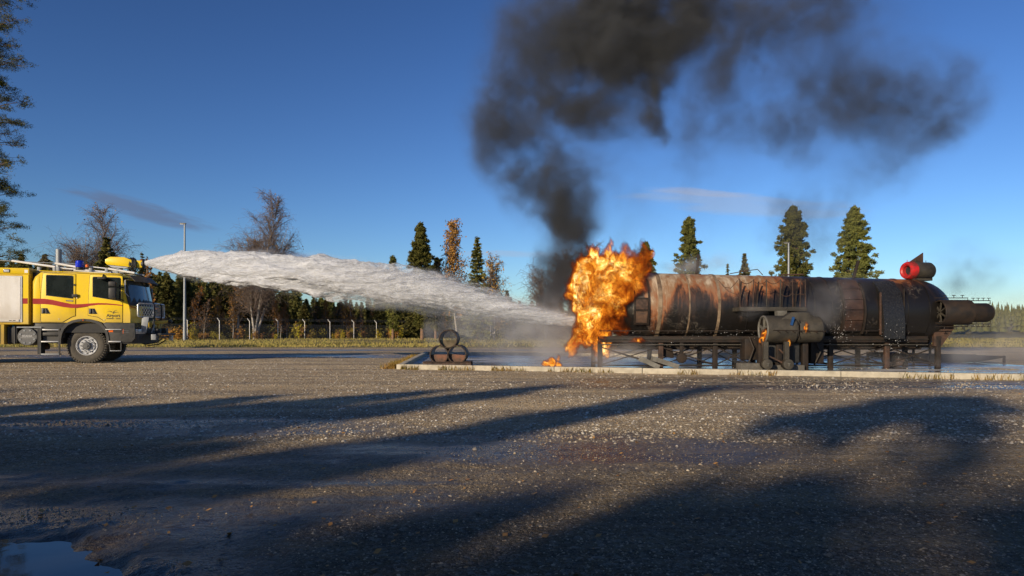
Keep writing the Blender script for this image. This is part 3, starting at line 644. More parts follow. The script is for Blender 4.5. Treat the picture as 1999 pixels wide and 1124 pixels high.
for (a, b, c, d) in ((dx0, dx0 + .035, 1.18, 2.05), (dx1 - .035, dx1, 1.18, 2.35), (dx0, dx1, 1.18, 1.21), (dx0, dx1, 1.52, 1.55), (dx0, dx1, 1.83, 1.86)):
    arc_panel(a, b, c, d, RT + .0, .035).build('door_frame', M['soot'], dr)
arc_panel(dx0 + .05, dx1 - .05, 1.22, 1.51, RT, .015).build('door_panel', M['rustpale'] if 'rustpale' in M else M['rust'], dr)
arc_panel(dx0 + .05, dx1 - .05, 1.56, 1.82, RT, .015).build('door_panel', M['rust'], dr)
# curved step panel and flat black sheet on the right half
sp_ = empty('curved_hatch', (0, 0, 0)); sp_.parent = TK
for k in range(5):
    z0 = 1.02 + k * .262; arc_panel(8.66, 9.12, z0 + .008, min(z0 + .254, tz(8.9) + .9), RT + .015, .05).build('hatch_panel', M['hatch'] if 'hatch' in M else M['rust'], sp_)
arc_panel(8.60, 8.65, .98, 2.2, RT, .08).build('hatch_frame', M['soot'], sp_); arc_panel(9.13, 9.18, .98, 2.2, RT, .10).build('hatch_frame', M['soot'], sp_)
M['wetblack'] = mat('wet_black_sheet', (.012, .012, .013), (.02, .02, .02), .16, .3, scale=20, bump=.5, bscale=35)
rel(MB().prism([(17.62, .80), (17.66, .80), (17.80, 1.15), (17.72, 1.6), (17.86, 2.0), (18.2, 2.28), (18.16, 2.32), (17.80, 2.02), (17.66, 1.6), (17.60, 1.2)], 9.60, 10.14, 'yz'), TO).build('black_apron', M['wetblack'], TK)
rel(MB().bar((9.57, 17.74, .9), (9.57, 17.74, 2.0), .04), TO).build('apron_bar', M['rust'], TK); rel(MB().bar((10.18, 17.74, .9), (10.18, 17.74, 2.1), .04), TO).build('apron_bar', M['soot'], TK)
# roof posts
for (a, b) in (((1360, 534), (1364, 496)), ((1665, 547), (1676, 509))):
    p, q = xz(*a, YT), xz(*b, YT); mb = MB().bar((p[0], YT, p[1] - .03), (q[0], YT, q[1]), .065); mb.box(p[0] - .1, p[0] + .1, YT - .08, YT + .08, p[1] - .05, p[1] - .005)
    rel(mb, TO).build('roof_post', M['soot'], TK, bevel=.006)
# thin roof pipes over the platform
rel(MB().tube([(5.9, 18.5, 2.55), (6.3, 18.45, 2.62), (6.62, 18.4, 2.66), (6.72, 18.3, 2.5)], .012, 5), TO).build('roof_pipe', M['rust'], TK)
rel(MB().tube([(7.3, 18.5, 2.52), (7.9, 18.5, 2.53)], .02, 5), TO).build('roof_pipe', M['rust'], TK)
# platform (wing stub) with rail posts and chains
pf = empty('wing_platform', (0, 0, 0)); pf.parent = TK
PX0, PX1, PY = 5.74, 7.43, 17.2
rel(MB().prism([(PX0, 17.2), (PX1, 17.2), (PX1, 18.05), (PX0, 18.05)], 1.50, 1.60, 'xy'), TO).build('platform_deck', M['sootgrey'], pf, bevel=.008)
posts = [xz(p, 0, PY)[0] for p in (1446, 1471, 1498, 1524, 1549, 1563, 1574)]
for k, x in enumerate(posts): rel(MB().bar((x, PY + .03, 1.6), (x + (.02 if k % 2 else -.01), PY + .03, 2.30), .022), TO).build('rail_post', M['sootgrey' if k in (2, 3) else 'rust'], pf)
for k, x in enumerate((5.9, 6.35, 7.0, 7.35)): rel(MB().bar((x, 17.72, 1.6), (x + .05, 17.72, 2.28), .03), TO).build('rail_post', M['soot'], pf)
for z_ in (2.27, 1.95):
    for a, b in zip(posts[:-1], posts[1:]):
        if z_ < 2 and a < 6.5: continue
        rel(MB().tube([(a + (b - a) * t, PY + .03, z_ - .55 * (b - a) * 4 * t * (1 - t) * .45) for t in np.linspace(0, 1, 7)], .009, 5), TO).build('chain', M['rust'], pf)
rel(MB().tube([(5.35, 17.75, 2.33)] + [(5.35 + .4 * t, 17.75 - .5 * t, 2.33 - .25 * math.sin(t * 3.1)) for t in (.3, .6, 1)], .008, 5), TO).build('chain', M['rust'], pf)
# wing engine nacelle under the platform
ng = empty('wing_engine', (0, 0, 0)); ng.parent = TK
nxc, nzc = xz(1490, 643, 16.95); nc = (nxc, 16.95, nzc)
def nac(prof, name, m_, par, c=nc, **k): return rel(MB().lathe(prof, c, 'x', 40), TO).build(name, M[m_], par, **k)
nac([(.02, .29), (0, .33), (.02, .345), (.72, .345), (.78, .30), (.78, .0)], 'nacelle_front', 'sootgrey', ng)
nac([(.02, .30), (.5, .29), (.5, 0)], 'nacelle_inner', 'soot', ng)
nac([(.80, .0), (.80, .31), (.86, .33), (1.36, .32), (1.42, .27), (1.43, 0)], 'nacelle_rear', 'sootgrey', ng)
rel(MB().torus((nxc + .01, 16.95, nzc), .32, .03, 'x', 40, 8), TO).build('intake_ring', M['dull'], ng)
for k in range(5):
    t = k * 2 * math.pi / 5 + .3; rel(MB().bar((nxc + .03, 16.95, nzc), (nxc + .03, 16.95 + .31 * math.cos(t), nzc + .31 * math.sin(t)), .045), TO).build('fan_spoke', M['dull'], ng)
rel(MB().cyl((nxc - .02, 16.95, nzc), (nxc + .08, 16.95, nzc), .06), TO).build('fan_hub', M['dull'], ng)
# sloping cowling plates
rel(MB().prism([(nxc + .35, nzc + .25), (nxc + .62, nzc + .42), (nxc + 1.0, nzc + .42), (nxc + 1.42, nzc + .18), (nxc + 1.42, nzc - .02), (nxc + .7, nzc + .0)], 16.72, 17.3), TO).build('cowling', M['sootgrey'], ng, bevel=.015)
rel(MB().box(nxc + .36, nxc + .60, 16.95, 17.15, nzc + .30, 1.50), TO).build('pylon', M['dull'], ng, bevel=.01)
rel(MB().tube([(nxc + .12, 16.60, nzc - .02), (nxc + 1.42, 16.62, nzc - .045)], .012, 6), TO).build('fuel_pipe', M['soot'], ng)
for k in range(7): x = nxc + .22 + k * .18; rel(MB().tube([(x, 16.60, nzc - .03), (x + .07, 16.59, nzc - .08)], .012, 5), TO).build('burner_nozzle', M['soot'], ng)
rel(MB().tube([(nxc + .78, 16.63, nzc + .22), (nxc + .73, 16.6, nzc + .1), (nxc + .73, 16.6, nzc - .1), (nxc + .77, 16.62, nzc - .2)], .013, 5), TO).build('fuel_pipe', M['soot'], ng)
rel(MB().bar((nxc + .56, 16.6, nzc + .10), (nxc + .62, 16.62, nzc + .3), .05), TO).build('blue_bracket', mat('blue_metal', (.01, .05, .16), None, .4), ng)
for x in (nxc - .10, nxc + .35, nxc + .62, nxc + 1.0):
    rel(MB().box(x, x + .14, 16.98, 17.12, .0, nzc - .2), TO).build('engine_stand', M['soot'], ng, bevel=.01)
rel(MB().box(nxc + .15, nxc + .95, 17.05, 17.5, .2, nzc - .25), TO).build('pump_housing', M['black'], ng, bevel=.02)
for px, py in ((1498, 711), (1539, 711)):
    x, z = xz(px, py, 16.55); wq = empty('gear_wheel', (0, 0, 0)); wq.parent = TK
    rel(MB().cyl((x, 16.50, z), (x, 16.60, z), .125, n=28), TO).build('wheel_disc', M['sootgrey'], wq, bevel=.01)
    rel(MB().box(x - .03, x + .03, 16.48, 16.5, z + .01, z + .03).box(x - .01, x + .01, 16.48, 16.5, z - .05, z + .01), TO).build('hub_mark', M['dull'], wq)
    rel(MB().box(x - .06, x + .05, 16.60, 16.68, z, z + .55), TO).build('gear_strut', M['sootgrey'], wq)
    rel(MB().cyl((x + .02, 16.62, z), (x + .02, 16.78, z), .12, n=28), TO).build('wheel_disc', M['soot'], wq)
for a, b in (((6.15, 16.7, .45), (6.75, 16.7, .15)), ((6.9, 16.75, .2), (6.55, 16.75, .55)), ((6.1, 16.7, .8), (6.22, 16.7, .1))): rel(MB().bar(a, b, .035), TO).build('gear_strut', M['rust'], TK)
# nose gear and hanging panel
x, z = xz(1331, 699, 17.95); wq = empty('nose_gear', (0, 0, 0)); wq.parent = TK
rel(MB().cyl((x, 17.9, z), (x, 18.0, z), .13, n=28), TO).build('wheel_disc', M['soot'], wq, bevel=.01); rel(MB().box(x - .045, x + .045, 17.92, 17.98, z + .1, .70), TO).build('gear_strut', M['soot'], wq, bevel=.005)
rel(MB().box(x - .12, x + .12, 17.93, 17.97, z + .24, z + .27), TO).build('gear_strut', M['soot'], wq); rel(MB().tube([(x + .03, 17.9, .4), (x + .22, 17.9, .44), (x + .3, 17.9, .52), (x + .36, 17.88, .68)], .014, 5), TO).build('fuel_pipe', M['soot'], wq)
rel(MB().prism([(3.98, .66), (4.22, .66), (4.30, .30), (4.24, .28), (3.98, .33)], 18.1, 18.2), TO).build('hanging_panel', M['soot'], TK, bevel=.01)
# roof engine: red intake, dark barrel, fin
re_ = empty('tail_engine', (0, 0, 0)); re_.parent = TK
ec = (10.70, YT - .15, tz(10.9) + RT + .235); EM = Matrix.Translation(Vector(ec)) @ Matrix.Rotation(R(14), 4, 'Z')
def em(mb): mb.v = [tuple(EM @ Vector(p)) for p in mb.v]; return rel(mb, TO)
em(MB().lathe([(.18, .10), (.02, .13), (-.01, .17), (.0, .215), (.05, .24), (.20, .245), (.20, .2)], (0, 0, 0), 'x', 40)).build('red_intake', M['redp'], re_)
em(MB().lathe([(.20, .0), (.20, .235), (.74, .235), (.80, .20), (.82, 0)], (0, 0, 0), 'x', 40)).build('engine_barrel', M['sootgrey'], re_)
em(MB().cyl((.10, 0, 0), (.12, 0, 0), .13, n=24)).build('intake_throat', M['black'], re_)
em(MB().prism([(.10, .23), (.56, .50), (.56, .22)], -.012, .012)).build('fin', M['rust'], re_)
em(MB().box(.16, .78, -.10, .10, -.27, -.20)).build('engine_base', M['sootgrey'], re_); em(MB().tube([(.04, 0, .24), (.04, 0, .29)], .008, 5)).build('lug', M['redp'], re_); em(MB().tube([(.66, 0, .23), (.66, 0, .29)], .008, 5)).build('lug', M['rust'], re_)
# tail nacelle with burner pipes
tn = empty('side_engine', (0, 0, 0)); tn.parent = TK
c2 = (xz(1833, 609.5, 17.7)[0], 17.7, 1.48)
nac([(.0, .28), (-.01, .31), (.02, .325), (.76, .325), (.76, .2)], 'nacelle_front', 'soot', tn, c2)
nac([(.03, .29), (.5, .28), (.5, 0)], 'nacelle_inner', 'black', tn, c2)
nac([(.76, .0), (.76, .25), (1.22, .25), (1.32, .20), (1.36, .10), (1.37, 0)], 'nacelle_rear', 'soot', tn, (c2[0], c2[1], c2[2] - .01))
rel(MB().torus((c2[0] + .01, 17.7, c2[2]), .305, .025, 'x', 40, 8), TO).build('intake_ring', M['soot'], tn)
for k in range(7):
    t = k * 2 * math.pi / 7; rel(MB().bar((c2[0] + .03, 17.7, c2[2]), (c2[0] + .03, 17.7 + .29 * math.cos(t), c2[2] + .29 * math.sin(t)), .03), TO).build('fan_spoke', M['sootgrey'], tn)
for sg in (1, -1):
    z0 = c2[2] + sg * .37; z1 = c2[2] + sg * .30
    rel(MB().tube([(c2[0] - .15, 17.62, z0), (c2[0] + .70, 17.62, z0), (c2[0] + .70, 17.62, z0 - sg * .09)], .012, 6), TO).build('burner_pipe', M['soot'], tn)
    rel(MB().tube([(c2[0] + .78, 17.62, z1), (c2[0] + 1.28, 17.62, z1), (c2[0] + 1.28, 17.62, z1 - sg * .08)], .012, 6), TO).build('burner_pipe', M['soot'], tn)
    for k, (dx, z) in enumerate([(.1, z0), (.34, z0), (.56, z0), (.84, z1), (.97, z1), (1.10, z1), (1.24, z1)]):
        rel(MB().tube([(c2[0] + dx, 17.62, z), (c2[0] + dx, 17.62, z + sg * .07)], .008, 5).box(c2[0] + dx - .045, c2[0] + dx + .045, 17.61, 17.63, z + sg * .065 - .008, z + sg * .065 + .008), TO).build('burner_valve', M['soot'], tn)
rel(MB().bar((11.15, 17.85, 1.3), (11.3, 18.15, 1.2), .12), TO).build('mount', M['rust'], tn)
rel(MB().prism([(10.95, .50), (11.25, .86), (11.25, 1.0), (10.9, .85)], 18.3, 18.9), TO).build('end_bracket', M['soot'], TK)
# loose items in the basin
def slab(px0, py0, px1, py1, Y, label):
    p, q = xz(px0, py0, Y), xz(px1, py1, Y - .1); o = empty('steel_ramp', (q[0], Y, .012), 0, label, 'ramp'); d = Vector((q[0] - p[0], -.1, q[1] - p[1]))
    for dy, h in ((0, .12), (.30, .12)): rel(MB().bar((p[0], Y + dy, p[1]), (q[0], Y - .1 + dy, max(q[1], .07)), .02, h), o.location).build('side_rail', M['dull'], o)
    rel(MB().bar((p[0], Y + .15, p[1] - .04), (q[0], Y + .05, max(q[1], .07) - .04), .3, .015), o.location).build('ramp_plate', M['concdk'], o)
slab(1252, 700, 1288, 719, 17.45, 'shorter leaning grey steel ramp, left of the two under the fire'); slab(1276, 700, 1326, 720, 17.75, 'longer leaning grey steel ramp, right of the two under the fire')
for x0, x1, h, lab in ((xz(1446, 0, 16.9)[0], xz(1488, 0, 16.9)[0], .185, 'dark square concrete block under the wing engine intake'), (xz(1508, 0, 16.9)[0], xz(1570, 0, 16.9)[0], .14, 'long low concrete block behind the two round gear wheels')):
    o = MB().box(0, x1 - x0, -.2, .2, 0, h).build('concrete_block', M['concdk'], bevel=.015); o.location = (x0, 17.05, .012); tag(o, lab, 'concrete block')
x, z = xz(1753, 709, 19.0); o = empty('lying_barrel', (x, 19.0, .012), 0, 'rusty dark barrel lying on the wet floor behind the legs', 'barrel')
MB().lathe([(0, 0), (0, .19), (.25, .2), (.5, .19), (.5, 0)], (0, 0, .2), 'y', 30).build('barrel_body', M['rust'], o); MB().torus((0, 0, .2), .19, .012, 'y', 30, 6).build('barrel_rim', M['soot'], o)
# long trough on legs right of the tank
o = empty('steel_trough', (13.6, 21.4, .012), 0, 'long dark steel trough on short legs at the right of the tank', 'trough')
mb = MB().prism([(-1.8, .30), (1.85, .21), (1.85, .16), (1.0, .02), (-.6, .0), (-1.8, .16)], -.0, .02); mb.build('trough_side', M['soot'], o)
MB().prism([(-1.8, .30), (1.85, .21), (1.85, .16), (1.0, .02), (-.6, .0), (-1.8, .16)], 1.3, 1.32).build('trough_side', M['soot'], o)
MB().add([(-1.8, .02, .16), (-.6, .02, .012), (1.0, .02, .03), (1.85, .02, .17), (-1.8, 1.3, .16), (-.6, 1.3, .012), (1.0, 1.3, .03), (1.85, 1.3, .17)], [(0, 1, 5, 4), (1, 2, 6, 5), (2, 3, 7, 6)]).build('trough_floor', M['soot'], o, smooth=0)
for x in (-1.75, -1.2, 1.8):
    for y in (-.03, 1.35): MB().box(x - .03, x + .03, y - .03, y + .03, 0, .3 if x < 0 else .22).build('leg', M['soot'], o)
o = empty('steel_stand', (12.0, 19.9, .012), 0, 'black thin steel stand between tank legs and trough', 'stand')
for x in (-.3, .18): MB().box(x - .025, x + .025, -.025, .025, 0, .62).build('leg', M['soot'], o)
MB().box(-.325, .205, -.03, .03, .62, .66).build('top_bar', M['soot'], o)
# drops of foam water running off the shell
r = np.random.default_rng(31); pts = []
for cx_, cz_, sx_, sz_, n in ((c_[0], c_[1], c_[2], c_[3], int(c_[4] * .3)) for c_ in ((8.4, .95, .25, .14, 260), (9.85, .85, .22, .2, 260), (8.6, 1.5, .05, .3, 90), (5.9, .95, .5, .08, 120), (9.8, .4, .3, .25, 80), (4.6, .9, .8, .1, 60), (11.9, .9, .1, .2, 20))):
    pts.append(np.stack([r.normal(cx_, sx_, n), np.full(n, 17.6) + r.normal(0, .12, n), np.clip(r.normal(cz_, sz_, n), .05, 3)], -1))
pts = np.concatenate(pts); oc = np.array([(1, 0, 0), (-1, 0, 0), (0, 1, 0), (0, -1, 0), (0, 0, 1.4), (0, 0, -1.4)]); sz = .003 + .006 * r.random((len(pts), 1, 1)) ** 2
Vd = (pts[:, None] + oc[None] * sz).reshape(-1, 3); Fd = np.array([(0, 2, 4), (2, 1, 4), (1, 3, 4), (3, 0, 4), (2, 0, 5), (1, 2, 5), (3, 1, 5), (0, 3, 5)])
M['drop'] = mat('water_drop', (.85, .85, .85), None, .15)
tag(npmesh('water_drops', Vd, (Fd[None] + (np.arange(len(pts)) * 6)[:, None, None]).reshape(-1, 3), M['drop']), 'white drops of water splashing off the hot tank', 'water drops', kind='stuff')

# ================================================================== AIRPORT FIRE TRUCK
TR = empty('fire_truck', (-13.485, 22.26, 0), R(15), 'yellow airport crash tender with red stripe spraying water from its roof', 'fire truck')
def plates(parent, poly, y0, y1, name, m_, bevel=0.0): return MB().prism(poly, y0, y1).build(name, M[m_], parent, bevel=bevel)
# cab shell lofted over the width, front curved in plan
def shift(y): return .36 * (abs(y) / 1.2) ** 2.6
ys = np.linspace(-1.2, 1.2, 17)
cprof = [(-1.42, 1.26), (-1.42, 2.50), (-1.36, 2.70), (-1.22, 2.83), (.2, 2.82), (.9, 2.80)]
fprof = [(1.28, 2.74), (1.40, 2.62), (1.50, 1.92), (1.56, 1.80), (1.60, 1.6), (1.60, 1.26)]
v = []; n_ = len(cprof) + len(fprof)
for y in ys:
    rn = .05 * max(0, (abs(y) - 1.05) / .15) ** 2
    for (x, z) in cprof: v.append((x, y, z - (rn if z > 2.6 else 0)))
    for (x, z) in fprof: v.append((x - shift(y), y, z - (rn if z > 2.6 else 0)))
f = []
for k in range(len(ys) - 1):
    for i in range(n_):
        j = (i + 1) % n_; f.append((k * n_ + i, k * n_ + j, (k + 1) * n_ + j, (k + 1) * n_ + i))
f += [tuple(range(n_)), tuple(range((len(ys) - 1) * n_, len(ys) * n_))[::-1]]
cab = MB().add(v, f).build('cab', M['yellow'], TR, smooth=40)
def loftfront(z0, z1, x0, x1, ya, yb, proud, name, m_, par, n=12, th=.02):
    v = []; f = []
    yy = np.linspace(ya, yb, n)
    for y in yy:
        for z, x in ((z0, x0), (z1, x1)):
            v.append((x - shift(y) + proud, y, z)); v.append((x - shift(y) + proud - th, y, z))
    for k in range(n - 1):
        a = k * 4; b = a + 4; f += [(a, b, b + 2, a + 2), (a + 1, a + 3, b + 3, b + 1), (a, a + 1, b + 1, b), (a + 2, b + 2, b + 3, a + 3)]
    f += [(0, 2, 3, 1), ((n - 1) * 4, (n - 1) * 4 + 1, (n - 1) * 4 + 3, (n - 1) * 4 + 2)]
    return MB().add(v, f).build(name, M[m_], par, smooth=40)
loftfront(1.80, 2.68, 1.56, 1.36, -1.195, 1.195, .012, 'windscreen_surround', 'black', cab)
loftfront(1.88, 2.60, 1.528, 1.40, -1.12, 1.12, .02, 'windscreen', 'ws', cab)
loftfront(2.58, 2.76, 1.60, 1.42, -1.16, 1.16, .10, 'sun_visor', 'visor', cab)
loftfront(2.56, 2.58, 1.61, 1.60, -1.17, 1.17, .10, 'visor_edge', 'dark', cab)
loftfront(1.50, 1.74, 1.61, 1.585, -.75, .75, .012, 'grille', 'black', cab); loftfront(1.34, 1.44, 1.60, 1.60, -.7, .7, .012, 'grille', 'black', cab)
for y0 in (-.5, .35): MB().tube([(1.55, y0 - .3, 1.93), (1.5, y0 + .1, 2.0), (1.53, y0 + .42, 1.95)], .01, 5).build('wiper', M['black'], cab)
MB().tube([(1.19, -1.14, 2.64), (1.1, -1.2, 2.6), (1.1, -1.215, 2.2), (1.2, -1.19, 2.08)], .014, 6).build('grab_bar', M['alu'], cab)
MB().tube([(-1.25, -1.2, 2.835), (.95, -1.2, 2.785)], .012, 5).build('roof_gutter', M['yellow'], cab)
YS = -1.2
def side(poly, t0, t1, name, m_, par, bevel=0.0): return MB().prism(poly, YS - t1, YS - t0).build(name, M[m_], par, bevel=bevel)
def grow(poly, g):
    cx_ = sum(p[0] for p in poly) / len(poly); cz_ = sum(p[1] for p in poly) / len(poly)
    return [(p[0] + (g if p[0] > cx_ else -g), p[1] + (g if p[1] > cz_ else -g)) for p in poly]
d1 = [(-1.20, 1.28), (-.62, 1.28), (-.50, 1.36), (-.38, 1.44), (-.28, 1.47), (-.27, 2.74), (-1.14, 2.765), (-1.19, 2.3), (-1.21, 1.8)]
d2 = [(.07, 1.49), (.34, 1.44), (.46, 1.36), (.54, 1.27), (1.02, 1.27), (1.03, 2.70), (.98, 2.73), (.13, 2.74), (.09, 2.2)]
for k, (dp, wp) in enumerate(((d1, [(-1.05, 2.10), (-.35, 2.01), (-.345, 2.66), (-.38, 2.69), (-1.03, 2.70), (-1.05, 2.67)]), (d2, [(.21, 2.08), (.96, 1.95), (.965, 2.62), (.93, 2.655), (.24, 2.67), (.21, 2.64)]))):
    side(grow(dp, .012), .001, .004, 'door_gap_shade', 'black', cab)  # black strip behind the door, in place of the shade in its gap
    dd = side(dp, .004, .016, 'door', 'yellow', cab, bevel=.004)
    side(grow(wp, .018), .016, .020, 'window_seal', 'black', dd); side(wp, .020, .026, 'window', 'glass', dd)
    hx = -1.19 if k == 0 else .09
    side([(hx, 1.53), (hx + .24, 1.53), (hx + .16, 1.70), (hx, 1.70)], .016, .020, 'handle_recess', 'black', dd)
    side([(hx + .02, 1.54), (hx + .06, 1.54), (hx + .07, 1.69), (hx + .02, 1.69)], .020, .05, 'handle', 'hub', dd, bevel=.008); side([(hx + .10, 1.54), (hx + .19, 1.54), (hx + .13, 1.68), (hx + .10, 1.68)], .020, .04, 'handle', 'dark', dd, bevel=.008)
side([(-1.39, 1.27), (-1.23, 1.27), (-1.22, 2.1), (-1.26, 2.7), (-1.33, 2.6), (-1.39, 2.4)], .0, .006, 'rear_panel', 'yellow', cab, bevel=.003)
side([(-.36, 2.04), (-.21, 2.05), (-.21, 2.14), (-.36, 2.13)], .02, .06, 'hinge_block', 'black', cab, bevel=.01); side([(-.32, 2.39), (-.28, 2.39), (-.28, 2.45), (-.32, 2.45)], .016, .026, 'lock', 'black', cab)
side([(-.53, 1.955), (-.33, 1.945), (-.33, 1.905), (-.53, 1.915)], .016, .02, 'badge_plate', 'black', cab)
side([(-.515, 1.942), (-.345, 1.933), (-.345, 1.920), (-.515, 1.929)], .02, .022, 'badge_line', 'alu', cab)
for (x, z) in ((-.72, 1.37), (.52, 1.35), (-.24, 2.02)): MB().cyl((x, YS - .016, z), (x, YS - .03, z), .014, n=10).build('marker_stud', M['white'], cab)
# red stripe following the flank
top = [(-1.42, 1.99), (-1.1, 1.985), (-.9, 1.955), (-.6, 1.88), (-.4, 1.835), (-.28, 1.825), (-.1, 1.835), (.1, 1.855), (.35, 1.872), (.6, 1.865), (.85, 1.84), (1.02, 1.815)]
bot = [(-1.42, 1.825), (-1.1, 1.82), (-.9, 1.80), (-.6, 1.735), (-.4, 1.71), (-.28, 1.71), (-.1, 1.735), (.1, 1.775), (.35, 1.815), (.6, 1.82), (.85, 1.805), (1.02, 1.785)]
mb = MB(); m0 = len(top)
for lay, t in enumerate((.0175,)):
    v = [(x, YS - t, z) for x, z in top] + [(x, YS - t, z) for x, z in bot] + [(x, YS - .004, z) for x, z in top] + [(x, YS - .004, z) for x, z in bot]
    f = [(i, i + 1, m0 + i + 1, m0 + i) for i in range(m0 - 1)] + [(i, i + 2 * m0, i + 1 + 2 * m0, i + 1) for i in range(m0 - 1)] + [(m0 + i, m0 + i + 1, 3 * m0 + i + 1, 3 * m0 + i) for i in range(m0 - 1)]
    mb.add(v, f)
mb.build('red_stripe', M['red'], cab, smooth=0)
v = [];
for y in np.linspace(-1.19, -.98, 6):
    t = (y + 1.19) / .21; x = 1.60 - shift(y) + .004 - .004
    v += [(x - .02 * (1 - t) + .006, y - .004, 1.812 - .06 * t - .02), (x + .006, y - .004, 1.775 - .045 * t - .02)]
MB().add(v, [(2 * k, 2 * k + 2, 2 * k + 3, 2 * k + 1) for k in range(5)]).build('red_stripe', M['red'], cab, smooth=0)
def text(s, x, z, size, name, m_, par, y=YS - .0175, rot=0, ext=.0006):
    c = bpy.data.curves.new(name, 'FONT'); c.body = s; c.size = size; c.extrude = ext; c.align_x = 'CENTER'; c.align_y = 'BOTTOM_BASELINE'
    o = bpy.data.objects.new(name, c); COL.objects.link(o); o.parent = par; o.location = (x, y, z); o.rotation_euler = (R(90), rot, 0); c.materials.append(M[m_]); c.offset = size * .03
    bpy.context.view_layer.update(); me = bpy.data.meshes.new_from_object(o.evaluated_get(bpy.context.evaluated_depsgraph_get()))
    q = bpy.data.objects.new(name, me); COL.objects.link(q); q.parent = par; q.location = o.location; q.rotation_euler = o.rotation_euler
    bpy.data.objects.remove(o); q.name = name; return q
text('Airport', .77, 1.445, .125, 'lettering', 'black', cab).scale = (.98, 1, 1)
text('Sundsvall – Timrå', .77, 1.375, .055, 'lettering', 'black', cab)
for k, (dx, dz, rr) in enumerate([(-.17, .155, .007), (-.14, .172, .008), (-.11, .182, .011), (-.075, .178, .014), (-.04, .165, .017), (.01, .135, .024), (.03, .178, .016), (.055, .195, .011), (.08, .207, .009), (.105, .215, .007), (.055, .145, .016), (.09, .152, .012), (.12, .152, .009), (.15, .140, .007)]):
    MB().cyl((.76 + dx, YS - .0165, 1.435 + dz), (.76 + dx, YS - .0185, 1.435 + dz), rr, n=12).build('emblem_dot', M['black'], cab)
# mirrors
mr = empty('mirror', (0, 0, 0)); mr.parent = TR
MB().box(.72, .92, -1.56, -1.38, 1.99, 2.34).build('mirror_housing', M['black'], mr, bevel=.045); MB().box(.72, .92, -1.56, -1.38, 2.37, 2.53).build('mirror_housing', M['black'], mr, bevel=.04)
MB().tube([(.9, -1.45, 2.34), (1.0, -1.3, 2.36), (1.05, -1.2, 2.36)], .018, 6).tube([(.9, -1.45, 2.0), (1.0, -1.3, 1.98), (1.05, -1.2, 1.96)], .018, 6).build('mirror_arm', M['black'], mr)
MB().box(.38, .60, -1.42, -1.26, 2.60, 2.66).build('kerb_mirror', M['black'], mr, bevel=.02); MB().tube([(.5, -1.3, 2.66), (.5, -1.22, 2.75)], .025, 6).build('mirror_arm', M['black'], mr)
MB().box(1.10, 1.28, 1.3, 1.5, 1.99, 2.5).build('mirror_housing', M['black'], mr, bevel=.04); MB().tube([(1.2, 1.35, 2.3), (1.1, 1.15, 2.3)], .02, 6).build('mirror_arm', M['black'], mr)
# equipment body behind the cab (continues out of the frame)
body = MB().box(-6.6, -1.50, -1.24, 1.24, 1.20, 2.90).build('equipment_body', M['yellow2'], TR, bevel=.02)
MB().box(-6.6, -1.50, -1.26, 1.26, 2.72, 2.905).build('roof_rail', M['yellow'], body, bevel=.02)
MB().box(-1.50, -1.42, -1.0, 1.0, 1.3, 2.8).build('gap_bellows', M['black'], body)
MB().box(-6.6, -2.16, -1.245, 1.245, .60, 1.20).build('lower_locker', M['yellow2'], body, bevel=.01)
MB().box(-2.26, -2.245, -1.25, -1.24, .62, 1.19).build('locker_seam', M['black'], body)
side([(-1.52, 1.22), (-1.72, 1.22), (-1.66, 2.70), (-1.52, 2.70)], .046, .052, 'corner_panel', 'yellow', body)
sf = MB().box(-6.2, -1.68, -1.268, -1.24, 1.27, 2.66).build('shutter_frame', M['alu'], body)
mb = MB(); nsl = 44
for k in range(nsl):
    z0 = 1.36 + k * (1.27 / nsl); mb.add([(-6.15, -1.270, z0), (-1.72, -1.270, z0), (-1.72, -1.279, z0 + .006), (-6.15, -1.279, z0 + .006), (-6.15, -1.279, z0 + .023), (-1.72, -1.279, z0 + .023), (-1.72, -1.270, z0 + .0285), (-6.15, -1.270, z0 + .0285)], [(0, 1, 2, 3), (3, 2, 5, 4), (4, 5, 6, 7)])
tag(mb.build('shutter_slats', M['white'], sf, smooth=0), kind='stuff')
MB().box(-6.15, -1.76, -1.285, -1.269, 1.285, 1.35).build('shutter_bottom_bar', M['white'], sf)
for x in (-2.30, -1.98, -1.88): MB().box(x - .035, x + .035, -1.289, -1.284, 1.305, 1.325).build('latch_slot', M['black'], sf)
MB().box(-2.17, -2.0, -1.272, -1.26, 2.76, 2.86).build('side_lamp_bezel', M['black'], body, bevel=.006); MB().box(-2.155, -2.015, -1.280, -1.272, 2.775, 2.845).build('side_lamp', M['lens'], body, bevel=.004)
side([(-1.74, 1.825), (-1.54, 1.825), (-1.54, 1.99), (-1.735, 1.99)], .0535, .0555, 'red_stripe', 'red', body)
MB().box(-1.62, -1.53, -1.263, -1.261, 2.76, 2.85).build('white_marker', M['white'], body)
